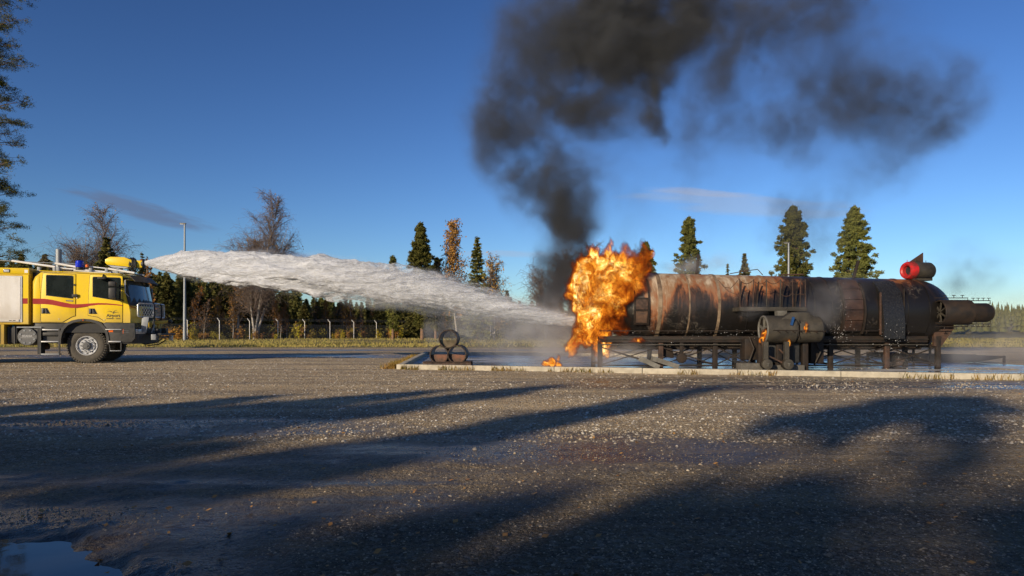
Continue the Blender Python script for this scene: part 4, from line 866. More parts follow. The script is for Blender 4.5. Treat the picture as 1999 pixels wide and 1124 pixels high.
# wheels
def wheel(x, ysgn, name='wheel'):
    w = empty(name, (x, 0, 0)); w.parent = TR; c = (0, 0, .545); s = ysgn; yo = 1.10 * s; w_ = .17
    P = [(yo - s * .32, .30), (yo - s * .33, .36), (yo - s * .33, .50), (yo - s * .29, .545), (yo - s * .05, .545), (yo - s * .0, .515), (yo + s * .02, .45), (yo + s * .015, .36), (yo - s * .01, .30)]
    MB().lathe(P, c, 'y', 56).build('tyre', M['tyre'], w, smooth=45)
    mb = MB(); nl = 44
    for k in range(nl):
        t = 2 * math.pi * k / nl; Mx = Matrix.Translation((0, 0, .545)) @ Matrix.Rotation(t, 4, 'Y')
        for (a, b) in ((.0, .11), (.21, .32)):
            y0, y1 = sorted((yo - s * a, yo - s * b)); mb.box(-.022, .022, y0, y1, .53, .562, Mx)
        y0, y1 = sorted((yo - s * .03, yo + s * .012)); mb.box(-.022, .022, y0, y1, .50, .535, Mx)
        Mx2 = Matrix.Translation((0, 0, .545)) @ Matrix.Rotation(t + .07, 4, 'Y'); y0, y1 = sorted((yo - s * .12, yo - s * .20)); mb.box(-.025, .025, y0, y1, .53, .558, Mx2)
    tag(mb.build('tread_blocks', M['tyre'], w, smooth=0), kind='stuff')
    MB().lathe([(yo - s * .02, .305), (yo + s * .012, .30), (yo + s * .012, .285), (yo - s * .05, .255), (yo - s * .055, .225), (yo - s * .02, .21), (yo - s * .02, .12), (yo - s * .02, .0)], c, 'y', 48).build('rim', M['rim'], w, smooth=30)
    MB().lathe([(yo - s * .02, .125), (yo + s * .03, .12), (yo + s * .05, .09), (yo + s * .05, .05), (yo + s * .07, .045), (yo + s * .07, 0)], c, 'y', 28).build('hub', M['hub'], w, smooth=30)
    for k in range(10):
        t = 2 * math.pi * k / 10; a = (.165 * math.cos(t), .545 + .165 * math.sin(t)); b = (.228 * math.cos(t + .3), .545 + .228 * math.sin(t + .3))
        MB().cyl((a[0], yo - s * .02, a[1]), (a[0], yo + s * .02, a[1]), .016, n=6).build('wheel_nut', M['hub'], w)
        MB().cyl((b[0], yo - s * .034, b[1]), (b[0], yo - s * .045, b[1]), .022, n=10).build('vent_hole', M['black'], w)
    w.location = (x, 0, 0); return w
wheel(0, -1); wheel(0, 1); wheel(-4.0, -1); wheel(-4.0, 1)
# arches, steps, skirts
mb = MB(); ar = []
for k in range(15):
    t = math.pi * (k / 14) * 1.06 - .10; ar.append((math.cos(t), math.sin(t)))
def arch(x0, name='wheel_arch', zc=.66, rx=.70, rz=.72):
    mb = MB(); v = []; f = []
    for k, (c_, s_) in enumerate(ar):
        e = 4.0; q = (abs(c_) ** e + abs(s_) ** e) ** (-1 / e); cx_, sz_ = c_ * (q * .35 + .65), s_ * (q * .35 + .65)
        for (dr, y) in ((0, -1.30), (.075, -1.30), (.075, -.80), (0, -.80)): v.append((x0 + cx_ * (rx - .075 + dr), y, zc + sz_ * (rz - .075 + dr)))
    for k in range(14):
        a = k * 4; b = a + 4; f += [(a + i, a + (i + 1) % 4, b + (i + 1) % 4, b + i) for i in range(4)]
    f += [(0, 1, 2, 3), (56, 57, 58, 59)]
    return mb.add(v, f).build(name, M['dark'], TR, smooth=30, bevel=.0)
arch(-.02); arch(-4.0)
MB().box(-.10, .02, -1.306, -1.30, 1.30, 1.37).build('arch_marker', M['black'], TR); MB().cyl((-.04, -1.306, 1.335), (-.04, -1.315, 1.335), .016, n=10).build('marker_lamp', M['orange'], TR)
MB().box(-.66, .62, -1.16, 1.16, .95, 1.26).build('wheel_well', M['black'], TR)
MB().box(-1.42, -.6, -1.14, 1.14, .80, 1.255).build('cab_sill', M['dark'], TR, bevel=.01)
MB().box(-6.4, 1.3, -.45, -.30, .62, .95).build('chassis_rail', M['black'], TR); MB().box(-6.4, 1.3, .30, .45, .62, .95).build('chassis_rail', M['black'], TR)
MB().cyl((0, -.95, .545), (0, .95, .545), .09).build('front_axle', M['black'], TR); MB().cyl((-4, -.95, .545), (-4, .95, .545), .09).build('rear_axle', M['black'], TR)
MB().box(-.25, .25, -.25, .25, .33, .85).build('differential', M['black'], TR, bevel=.06)
st = empty('entry_steps', (0, 0, 0)); st.parent = TR
for z_, y_ in ((1.02, -1.28), (.66, -1.30), (.28, -1.32)): MB().box(-1.17, -.68, y_, y_ + .22, z_, z_ + .035).build('step_tread', M['alu' if z_ > .3 else 'steel'], st, bevel=.006)
MB().box(-1.15, -.70, -1.20, -1.1, .68, 1.0).build('step_riser', M['dark'], st); MB().box(-1.15, -.70, -1.27, -1.2, .86, .96).build('step_riser', M['dark'], st, bevel=.02)
for x in (-1.19, -.69): MB().bar((x, -1.28, .27), (x, -1.27, 1.08), .035, .06).build('step_bracket', M['dark'], st)
MB().box(-1.20, -.55, -1.27, -1.0, 1.06, 1.10).build('step_top', M['dark'], st, bevel=.01)
side([(.50, 1.255), (1.03, 1.255), (1.03, 1.245), (1.38, 1.245), (1.40, .78), (1.30, .66), (.70, .62), (.64, .95)], -.02, .08, 'front_fender', 'dark', TR, bevel=.015)
MB().box(.58, 1.02, -1.315, -1.24, 1.035, 1.06).build('step_tread', M['alu'], st, bevel=.005); MB().box(.66, 1.0, -1.315, -1.2, .655, .69).build('step_tread', M['alu'], st, bevel=.005)
for x in (.70, 1.0): MB().bar((x, -1.27, .40), (x - .04 * (x < .8), -1.26, .66), .025, .04).build('step_bracket', M['dark'], st)
MB().box(.70, 1.0, -1.32, -1.14, .375, .40).build('step_tread', M['steel'], st, bevel=.004)
MB().box(.66, .78, -1.288, -1.281, .97, 1.02).build('side_indicator', M['orange'], TR); MB().box(.81, .98, -1.288, -1.281, .955, 1.02).build('side_reflector', M['black'], TR)
# front bumper corner, headlamp
MB().prism([(1.0, -1.26), (1.25, -1.24), (1.48, -1.12), (1.62, -.8), (1.66, 0), (1.62, .8), (1.48, 1.12), (1.25, 1.24), (1.0, 1.24)], .60, 1.10, 'xy').build('front_bumper', M['dark'], TR, bevel=.03)
def hl(s):
    h = empty('headlamp', (0, 0, 0)); h.parent = TR
    MB().prism([(1.06, s * 1.275), (1.28, s * 1.25), (1.49, s * 1.13), (1.60, s * .9), (1.55, s * .88), (1.2, s * 1.1)], .92, 1.06, 'xy').build('lamp_glass', M['lens'], h, bevel=.008)
    MB().prism([(1.05, s * 1.282), (1.17, s * 1.27), (1.17, s * 1.2), (1.05, s * 1.2)], .925, 1.055, 'xy').build('indicator_glass', M['orange'], h, bevel=.006)
    for z_ in (.96, 1.01): MB().tube([(1.04, s * 1.295, z_), (1.28, s * 1.27, z_), (1.50, s * 1.145, z_), (1.63, s * .88, z_)], .006, 5).build('lamp_guard', M['steel'], h)
hl(-1); hl(1)
MB().box(1.45, 1.70, -.85, .85, 1.12, 1.28).build('yellow_bumper_cover', M['yellow2'], TR, bevel=.02)
bmn = empty('bumper_monitor', (0, 0, 0)); bmn.parent = TR
MB().prism([(1.70, 1.20), (2.12, 1.27), (2.16, 1.36), (1.72, 1.33)], -.42, -.18).build('monitor_body', M['yellow'], bmn, bevel=.02)
MB().cyl((2.14, -.3, 1.315), (2.24, -.3, 1.32), .05, .06, n=16).build('nozzle', M['black'], bmn); MB().cyl((1.85, -.3, .95), (1.85, -.3, 1.22), .05).build('monitor_pipe', M['yellow'], bmn)
MB().tube([(2.22, -.3, 1.38), (2.28, -.3, 1.32), (2.22, -.3, 1.25)], .01, 6).build('nozzle_ring', M['steel'], bmn)
fr = empty('front_winch_frame', (0, 0, 0)); fr.parent = TR
for y in (-.8, -.3, .35, .8): MB().bar((1.5, y, .92), (2.05, y, .90), .06).build('frame_arm', M['black'], fr, bevel=.006)
MB().bar((2.05, -1.0, .90), (2.05, 1.0, .90), .09, .06).build('cross_bar', M['black'], fr, bevel=.01)
MB().bar((1.95, -1.0, .82), (1.95, 1.0, .80), .04).build('cross_bar', M['black'], fr)
MB().box(1.78, 1.92, -.98, -.84, .72, .90).build('tow_block', M['steel'], fr, bevel=.012); MB().box(1.98, 2.10, .55, .68, .68, .86).build('tow_block', M['lens'], fr, bevel=.01)
MB().tube([(1.35, -.9, .66), (1.6, -.9, .58), (1.9, -.85, .64), (2.05, -.8, .74)], .022, 6).tube([(1.4, .2, .52), (1.75, .1, .55), (2.0, .0, .7)], .02, 6).build('under_guard', M['black'], fr)
MB().tube([(1.62, -.95, .60), (1.62, -.95, .48), (1.86, -.9, .48), (1.9, -.9, .60)], .014, 6).build('tow_loop', M['black'], fr)
for x, y, z in ((1.9, -.6, 1.0), (1.98, -.1, 1.02), (1.9, .4, 1.0)): MB().box(x - .08, x + .08, y - .1, y + .1, z - .1, z + .08).build('winch_part', M['black'], fr, bevel=.015)
MB().tube([(1.74, -.75, .95), (1.80, -.72, 1.15), (1.78, -.66, 1.3)], .03, 8).build('winch_hose', M['steel'], fr)
# lamp guards: rounded frames with diagonal mesh
lg = empty('lamp_guard_frame', (0, 0, 0)); lg.parent = TR
def guard(p0, p1, z0, z1):
    p0, p1 = Vector(p0), Vector(p1); d = p1 - p0; L_ = d.length; rr = .07
    def pt(u, w): return Vector((p0.x + d.x * u / L_, p0.y + d.y * u / L_, z0 + w))
    H_ = z1 - z0; loop = []
    for cx_, cz_, a0 in ((rr, rr, 180), (L_ - rr, rr, 270), (L_ - rr, H_ - rr, 0), (rr, H_ - rr, 90)):
        for k in range(5): t = R(a0 + k * 22.5); loop.append(pt(cx_ + rr * math.cos(t), cz_ + rr * math.sin(t)))
    MB().tube(loop, .021, 8, closed=True).build('guard_frame', M['alu'], lg)
    mb = MB(); sp_ = .085
    for sgn in (1, -1):
        for k in range(-14, 30):
            a = k * sp_; pts_ = []
            # line w = sgn*1.6*(u-a)
            for u in np.linspace(0, L_, 40):
                w = 1.7 * (u - a) if sgn > 0 else H_ - 1.7 * (u - a)
                if 0 <= w <= H_: pts_.append((u, w))
            if len(pts_) > 2: mb.bar(pt(*pts_[0]), pt(*pts_[-1]), .0065)
    mb.build('guard_mesh', M['alu'], lg, smooth=0)
guard((1.44, -1.14, 0), (1.80, -.76, 0), 1.45, 1.88); guard((1.81, -.74, 0), (1.86, .45, 0), 1.45, 1.89)
for (x, y) in ((1.805, -.75), (1.86, -.05)): MB().tube([(x - .08, y, .92), (x - .02, y, 1.2), (x + .03, y, 1.5), (x + .03, y, 1.8), (x - .02, y, 1.91)], .024, 8).build('guard_post', M['black'], lg)
MB().prism([(1.50, .95), (1.66, .95), (1.74, 1.45), (1.54, 1.45)], -1.05, -1.02).build('guard_plate', M['steel'], lg, bevel=.01)
# fuel tank, air cleaner
ft = MB().box(-2.14, -1.86, -1.12, -.5, .62, 1.13).build('fuel_tank', M['black'], TR, bevel=.05)
for x in (-2.10, -1.95): MB().box(x, x + .03, -1.135, -.5, .61, 1.14).build('tank_strap', M['dark'], ft)
MB().cyl((-1.99, -1.05, 1.12), (-1.99, -1.05, 1.17), .035, n=14).build('filler_cap', M['bluecap'], ft)
ac = MB().lathe([(-1.20, 0), (-1.20, .25), (-1.17, .27), (-.6, .27), (-.6, 0)], (-1.57, 0, .83), 'y', 40).build('air_cleaner', M['hub'], TR)
for k in range(8):
    t = k * math.pi / 4 + .39; MB().cyl((-1.57 + .20 * math.cos(t), -1.20, .83 + .20 * math.sin(t)), (-1.57 + .20 * math.cos(t), -1.214, .83 + .20 * math.sin(t)), .024, n=10).build('cover_bolt', M['steel'], ac)
MB().box(-1.75, -1.39, -1.203, -1.2, .795, .801).build('cover_line', M['alu'], ac)
text('SCANIA', -1.57, .825, .075, 'lettering', 'alu', ac, y=-1.204)
MB().box(-1.85, -1.2, -1.2, -1.15, 1.10, 1.135).build('side_rail', M['steel'], TR); MB().box(-1.3, -1.2, -1.2, -.9, .3, 1.1).build('mud_flap', M['black'], TR)
MB().box(-1.42, -1.22, -.9, -.4, .42, .62).build('air_tank', M['rust'], TR, bevel=.06)
# roof: rails, ladder, beacon, exhaust, monitor
ra = empty('roof_rack', (0, 0, 0)); ra.parent = TR
for a, b, r_, m_ in (((-2.15, -.75, 3.16), (-.98, -.75, 3.0), .034, 'alu'), ((-3.8, -.75, 3.22), (-2.15, -.75, 3.15), .018, 'hub'), ((-1.05, -.55, 3.13), (-.3, -.6, 3.0), .036, 'alu'), ((-2.3, -.5, 3.17), (-.2, -.5, 3.12), .014, 'hub'), ((-.98, -.7, 2.98), (.5, -.7, 2.88), .022, 'alu'), ((-.2, -.6, 3.06), (.6, -.6, 2.98), .018, 'alu'), ((.5, -.75, 2.98), (1.25, -.75, 2.86), .035, 'alu'),
                     ((.9, -.6, 2.87), (1.5, -.6, 2.80), .025, 'hub'), ((-.9, .6, 3.02), (1.2, .6, 2.9), .03, 'alu')):
    MB().tube([a, b], r_, 8).build('rail_tube', M['white' if m_ == 'alu' else 'steel'], ra)
for x in (-1.42, -1.0, -.9, .0, .45, .75): MB().box(x - .04, x + .04, -.78, -.70, 2.83, 2.99).build('rack_bracket', M['steel'], ra, bevel=.006)
MB().box(-.75, .55, -.85, -.45, 2.835, 2.86).build('walkway', M['alu'], ra)
MB().cyl((-1.1, -.1, 2.85), (-1.1, -.1, 3.62), .085, n=24).build('exhaust_stack', M['steel'], TR); MB().cyl((-1.1, -.1, 3.60), (-1.1, -.1, 3.621), .07, n=24).build('exhaust_mouth', M['black'], TR)
bc = empty('blue_beacon', (0, 0, 0)); bc.parent = TR
MB().lathe([(3.01, .0), (3.01, .115), (3.05, .12), (3.19, .112), (3.215, .09), (3.22, 0)], (-.32, -.7, 0), 'z', 28).build('beacon_dome', M['blue'], bc); MB().cyl((-.32, -.7, 2.93), (-.32, -.7, 3.012), .11, n=24).build('beacon_base', M['black'], bc)
MB().lathe([(3.02, .0), (3.02, .05), (3.09, .05), (3.12, .0)], (-.12, -.68, 0), 'z', 16).build('amber_lamp', M['orange'], bc)
MB().lathe([(2.96, .0), (2.96, .09), (3.04, .09), (3.06, .0)], (.45, .6, 0), 'z', 16).build('beacon_dome', M['blue'], bc)
mo = empty('roof_monitor', (0, 0, 0)); mo.parent = TR
MB().prism([(.24, 3.22), (.30, 3.16), (.95, 3.10), (1.02, 3.10), (1.02, 3.33), (.80, 3.42), (.38, 3.42), (.24, 3.33)], -.17, .17).build('monitor_cowl', M['yellow'], mo, bevel=.025)
MB().prism([(.30, 3.16), (.95, 3.10), (.80, 3.06), (.42, 3.08)], -.12, .12).build('monitor_underside', M['alu'], mo)
MB().box(1.0, 1.32, -.12, .12, 3.09, 3.33).build('nozzle_body', M['yellow'], mo, bevel=.03)
MB().lathe([(1.28, .0), (1.28, .13), (1.34, .15), (1.36, .135), (1.33, .07), (1.33, 0)], (0, 0, 3.215), 'x', 28).build('nozzle', M['black'], mo)
MB().cyl((.62, 0, 2.82), (.62, 0, 3.1), .10, n=20).build('monitor_pivot', M['steel'], mo); MB().box(.42, .95, -.2, .2, 2.88, 2.96).build('monitor_base', M['steel'], mo, bevel=.02)
mb = MB(); rr_ = np.random.default_rng(3)
for k in range(13):
    x = .90 + .018 * k; a = .16 + .03 * rr_.random(); b = .19 + .05 * rr_.random(); dz = -.03 * rr_.random(); sk = .05 * (rr_.random() - .5)
    MB().tube([(x + sk * math.sin(t) + .03 * math.cos(t * 2), a * math.cos(t), 3.20 + dz + b * math.sin(t)) for t in np.linspace(0, 2 * math.pi, 22)[:-1]], .013, 6, closed=True).build('cable_loop', M['black'], mo)
MB().box(1.12, 1.16, -.13, -.12, 3.12, 3.3).build('nozzle_seam', M['black'], mo)
MB().box(1.24, 1.30, -.03, .03, 3.33, 3.36).build('red_cap', M['redp'], mo)

# ================================================================== TREES
def tris_at(C, size, r, flat=.5, elong=2.2, dirs=None):
    """one thin double triangle (rhomb) per centre"""
    n = len(C); a = r.normal(size=(n, 3)); a[:, 2] *= flat
    if dirs is not None: a = a * .45 + dirs
    a /= np.linalg.norm(a, axis=1)[:, None] + 1e-6
    b = np.cross(a, r.normal(size=(n, 3))); b /= np.linalg.norm(b, axis=1)[:, None] + 1e-6
    s = (size * (.6 + .8 * r.random(n)))[:, None] if np.ndim(size) else size * (.6 + .8 * r.random(n))[:, None]
    V = np.stack([C - a * s, C + b * s / elong, C + a * s, C - b * s / elong], 1).reshape(-1, 3)
    return V, np.arange(n * 4).reshape(-1, 4)
def tubes_np(segs, n=4):
    """segs: list of (p,q,r0,r1)"""
    S = np.array([[*p, *q, a, b] for p, q, a, b in segs], np.float64); p, q, r0, r1 = S[:, :3], S[:, 3:6], S[:, 6], S[:, 7]
    d = q - p; d /= np.linalg.norm(d, axis=1)[:, None] + 1e-9; up = np.where(np.abs(d[:, 2:3]) < .9, [[0, 0, 1.]], [[1., 0, 0]])
    u = np.cross(d, up); u /= np.linalg.norm(u, axis=1)[:, None]; w = np.cross(d, u); V = []
    for c, rr in ((p, r0), (q, r1)):
        for i in range(n): t = 2 * math.pi * i / n; V.append(c + (u * math.cos(t) + w * math.sin(t)) * rr[:, None])
    V = np.stack(V, 1).reshape(-1, 3); m = len(S); b = (np.arange(m) * 2 * n)[:, None]
    F_ = np.concatenate([b + [i, (i + 1) % n, n + (i + 1) % n, n + i] for i in range(n)]); return V, F_
def spruce_data(h, rad, seed, dens=1.0, size=.2, low=.06):
    r = np.random.default_rng(seed); segs = []; C = []; D = []; z = low * h
    k = 10
    for i in range(k): segs.append(((0, 0, h * i / k), (0, 0, h * (i + 1) / k), .014 * h * (1 - i / k) + .01, .014 * h * (1 - (i + 1) / k) + .008))
    bs = []
    while z < h * .99:
        t = z / h; L = rad * (1 - t) ** .82 * (.75 + .5 * r.random()) + .08; nb = int(5 + 3 * r.random()); a0 = r.random() * 6.28
        for j in range(nb):
            a = a0 + j * 6.28 / nb + r.normal() * .25; l = L * (.7 + .5 * r.random()); dr = (.30 - .55 * t) * l; e = np.array((math.cos(a) * l, math.sin(a) * l, -dr))
            m = max(3, int(l / size * 5.5 * dens)); s = r.random(m) ** .75; side = r.normal(size=m) * .16 * l * (1.15 - s); P = s[:, None] * e + r.normal(size=(m, 3)) * [0, 0, .10 * size * 3] + np.stack([-math.sin(a) * side, math.cos(a) * side, -.5 * np.abs(r.normal(size=m)) * size + .12 * l * s ** 2], 1) + [0, 0, z]
            C.append(P); D.append(np.tile(e / (l + 1e-6), (m, 1)) + [0, 0, -.25])
            if l > .5: segs.append(((0, 0, z), tuple(e * .8 + [0, 0, z]), .02, .008))
        z += h * (.028 + .012 * (1 - t)) * (.8 + .4 * r.random())
    C = np.concatenate(C); D = np.concatenate(D); return tubes_np(segs[:k], 7), tubes_np(segs[k:], 3), tris_at(C, size, r, .4, 2.4, D)
def pine_data(h, rad, seed, nclump=80, per=70, size=.16, base=.12, prof=None, csize=.5, elong=3.4, sub=False):
    r = np.random.default_rng(seed); segs = []; k = 12; C = []
    bend = lambda t: np.array((.15 * math.sin(3 * t + seed) * h * .05, .1 * math.cos(2 * t + seed) * h * .05, t * h))
    for i in range(k): segs.append((bend(i / k), bend((i + 1) / k), .016 * h * (1 - i / k) + .02, .016 * h * (1 - (i + 1) / k) + .015))
    limbs = []
    prof = prof or (lambda t: (math.sin(min(1, (t - base) / (1 - base) * 1.5 + .25) * math.pi * .5)) * (1 - ((t - base) / (1 - base)) ** 2.2) ** .75)
    for j in range(nclump):
        t = base + (1 - base) * ((j + r.random()) / nclump) ** .92; R_ = rad * prof(t) * (.35 + .8 * r.random()); a = j * 2.4 + r.normal() * .4; p = bend(t * .97)
        e = p + np.array((math.cos(a) * R_, math.sin(a) * R_, (.10 + .25 * t) * R_ * r.random() + .05)); limbs.append((p, p * .5 + e * .5 + [0, 0, -.06 * R_], .03, .02)); limbs.append((p * .5 + e * .5 + [0, 0, -.06 * R_], e, .02, .01))
        for q, sc in ((e, 1.0), (p * .42 + e * .58 + r.normal(size=3) * .25 * csize, .8), (p * .25 + e * .75 + r.normal(size=3) * .5 * csize, .7)):
            if R_ < csize * .6 and sc < 1: continue
            m = int(per * sc); G = r.normal(size=(m, 3)); G /= np.linalg.norm(G, axis=1)[:, None]; G *= (r.random(m) ** .4)[:, None] * csize * sc * (1.15 - .5 * t); G[:, 2] *= .62
            if sub:
                cc_ = q + r.normal(size=(9, 3)) * [csize * .62, csize * .62, csize * .22]; C.append(cc_[r.integers(0, 9, m)] + r.normal(size=(m, 3)) * [.10, .10, .07]); limbs.extend([(q, c_, .012, .006) for c_ in cc_[:6]])
            else: C.append(q + G * .8 + r.normal(size=(m, 3)) * csize * .16)
    C = np.concatenate(C); return tubes_np(segs, 8), tubes_np(limbs, 4), tris_at(C, size, r, .8, elong)
def birch_data(h, spread, seed, leaves=0, nb=34, stems=1, lsize=.10, dens=1.0):
    r = np.random.default_rng(seed); tr = []; tw = []; tips = []
    def stem(p, d, L, r0, n=9):
        pts = [np.array(p, float)]; d = np.array(d, float)
        for i in range(n): d = d + r.normal(size=3) * .05; d[2] += .02; d /= np.linalg.norm(d); pts.append(pts[-1] + d * L / n)
        for i in range(n): tr.append((pts[i], pts[i + 1], r0 * (1 - i / n) + .012, r0 * (1 - (i + 1) / n) + .01)); 
        return pts
    for s_ in range(stems):
        dd = (r.normal() * .16 * (stems > 1) , r.normal() * .16 * (stems > 1), 1); H = h * (1 if s_ == 0 else .75 + .2 * r.random()); pts = stem((0, 0, 0), dd, H, .0085 * h)
        for j in range(int(nb * (1 if s_ == 0 else .7))):
            t = .18 + .80 * (j + r.random()) / nb; i = min(8, int(t * 9)); p = pts[i] + (pts[i + 1] - pts[i]) * (t * 9 - i); a = j * 2.4 + r.normal() * .5
            L = spread * 1.45 * (1.15 - .85 * t) * (.7 + .6 * r.random()); d = np.array((math.cos(a), math.sin(a), 1.35 + .8 * r.random())); d /= np.linalg.norm(d); q = p
            for m in range(4):
                d = d + r.normal(size=3) * .12 + [0, 0, -.04 * m]; d /= np.linalg.norm(d); q2 = q + d * L / 4; tw.append((q, q2, .03 * (1 - m / 4) + .012, .03 * (1 - (m + 1) / 4) + .011))
                for c in range(int(7 * dens)):
                    f = r.normal(size=3) * .55 + d * .7; f /= np.linalg.norm(f); l = L * .26 * (.5 + r.random()); o_ = q + (q2 - q) * r.random(); e = o_ + f * l; tw.append((o_, e, .013, .010)); e2 = e + (f * .6 + [0, 0, -.55] + r.normal(size=3) * .3) * l * .7; tw.append((e, e2, .010, .006))
                    f3 = e + r.normal(size=3) * .35 * l + [0, 0, -.1]; tw.append((e, f3, .009, .006)); tips += [e, e2, f3]
                q = q2
    T = np.array(tips); lv = None
    if leaves: c = T[r.integers(0, len(T), leaves)] + r.normal(size=(leaves, 3)) * .12; lv = tris_at(c, lsize, r, 1, 1.5)
    return tubes_np(tr, 6), tubes_np(tw, 3), lv
def maketree(name, data, mats, label, cat, group=None, loc=(0, 0, 0)):
    e = empty(name, loc, 0, label, cat, group)
    for nm, d, m in zip(('trunk', 'branches', 'crown'), data, mats):
        if d is not None: o = npmesh(nm, d[0], d[1], m, e, smooth=nm == 'trunk')
    return e
def dup(root, loc, rz, sc, label=None, group=None):
    c = root.copy(); COL.objects.link(c); c.location = loc; c.rotation_euler = (0, 0, rz); c.scale = (sc[0], sc[0], sc[1]) if isinstance(sc, tuple) else (sc,) * 3
    if label: c['label'] = label
    if group: c['group'] = group
    for ch in root.children: k = ch.copy(); COL.objects.link(k); k.parent = c
    return c
MS = (M['bark'], M['twig'], M['spruce']); MP = (M['bark'], M['bark'], M['pine']); MBi = (M['birchbark'], M['twig'], M['birch'])
def place(px, pytop, Y, h):                       # base X and scale for a tree whose top shows at pytop
    X, Z = at(px, pytop, Y); return (X, Y, 0), Z / h
# named trees seen against the sky (pixel x, top y, distance)
def named(kind, px, pt, Y, data_fn, mats, label, h, wpx):
    X, Z = at(px, pt, Y); return maketree(kind, data_fn(Z, wpx * Y / F), mats, label, 'tree', loc=(X, Y, 0))
named('birch_tree', 178, 404, 86, lambda h, w: birch_data(h, w * 1.15, 11, 250, 44, 3, dens=1.5), MBi, 'bare leafless birch cluster rising behind the fire truck roof', 0, 58)
named('birch_tree', 132, 470, 90, lambda h, w: birch_data(h, w, 12, 300, 24, 2), MBi, 'lower bushy bare birch at the left of the cluster behind the truck exhaust', 0, 30)
named('spruce_tree', 208, 459, 80, lambda h, w: spruce_data(h, w * 1.4, 13, 1.2, .24), MS, 'dark spruce standing before the bare birches behind the blue beacon', 0, 34)
named('birch_tree', 236, 478, 92, lambda h, w: birch_data(h, w, 14, 500, 20, 1), MBi, 'thin birch with few leaves just behind the roof monitor', 0, 20)
named('spruce_tree', 278, 490, 84, lambda h, w: spruce_data(h, w, 15, .5, .2), MS, 'sparse thin young spruce behind the water nozzle', 0, 12)
named('birch_tree', 292, 505, 80, lambda h, w: birch_data(h, w, 16, 350, 14, 1, .14), MBi, 'small half bare birch under the start of the water jet', 0, 18)
named('birch_tree', 497, 386, 92, lambda h, w: birch_data(h, w * 1.35, 17, 350, 60, 3, dens=1.8), MBi, 'tall bare birch above the widest part of the water jet', 0, 46)
named('birch_tree', 465, 462, 94, lambda h, w: birch_data(h, w, 18, 2200, 26, 1), MBi, 'lower birch with orange leaves left of the tall bare birch', 0, 22)
named('pine_tree', 767, 498, 82, lambda h, w: pine_data(h, w, 19, 70, 70, .18, csize=.38), MP, 'small pine peeking over the water jet left of the tall dense pine', 0, 17)
named('pine_tree', 823, 431, 80, lambda h, w: pine_data(h, w, 20, 230, 80, .17, csize=.42), MP, 'tall dense sunlit green pine standing alone above the water jet', 0, 32)
named('pine_tree', 852, 500, 84, lambda h, w: pine_data(h, w, 30, 90, 70, .17, csize=.38), MP, 'low dark pine between the tall dense pine and the orange birch', 0, 18)
named('birch_tree', 893, 437, 82, lambda h, w: birch_data(h, w * 1.35, 21, 5200, 44, 1, .11, 1.3), MBi, 'slender birch full of orange autumn leaves', 0, 27)
named('spruce_tree', 932, 459, 80, lambda h, w: spruce_data(h, w * 1.5, 22, 1.3, .22), MS, 'pointed spruce right of the orange birch', 0, 24)
named('birch_tree', 965, 506, 80, lambda h, w: birch_data(h, w * 1.2, 23, 1500, 36, 2, .1, 1.3), MBi, 'half bare brown birch right of the pointed spruce', 0, 28)
named('birch_tree', 1066, 493, 78, lambda h, w: birch_data(h, w * 1.2, 24, 60, 50, 2, dens=1.8), MBi, 'bare grey birch in the smoke left of the fireball', 0, 36)
named('birch_tree', 1132, 486, 80, lambda h, w: birch_data(h, w, 25, 200, 44, 3, dens=1.8), MBi, 'wide bare birch hidden in smoke behind the fireball', 0, 48)
named('pine_tree', 1262, 469, 78, lambda h, w: pine_data(h, w, 26, 130, 70, .17, csize=.38), MP, 'small pine just right of the flames behind the tank', 0, 26)
named('pine_tree', 1347, 419, 80, lambda h, w: pine_data(h, w, 27, 170, 70, .17, csize=.38), MP, 'tall thin topped pine left of the front roof post', 0, 36)
named('spruce_tree', 1454, 495, 80, lambda h, w: spruce_data(h, w * 1.5, 28, 1.2, .22), MS, 'small dark spruce alone behind the middle of the tank', 0, 14)
named('spruce_tree', 1421, 513, 96, lambda h, w: spruce_data(h, w, 29, .6, .2), MS, 'tiny faint spruce left of the small dark one', 0, 8)
named('pine_tree', 1547, 397, 80, lambda h, w: pine_data(h, w, 31, 260, 80, .17, csize=.45), MP, 'big dark pine behind the lamp post and the platform', 0, 42)
named('pine_tree', 1668, 398, 80, lambda h, w: pine_data(h, w, 32, 240, 80, .17, csize=.45), MP, 'big pine right of the lamp post with ragged sides', 0, 46)
# near pine at the left edge of the frame
lp = lambda t: .35 + .65 * (1 - t) ** .6
maketree('pine_tree', pine_data(20.0, 2.9, 41, 105, 520, .055, .16, lp, .55, 6, True), MP, 'tall near pine reaching in at the left edge of the picture', 'tree', loc=(at(-40, 0, 34)[0], 34, 0))
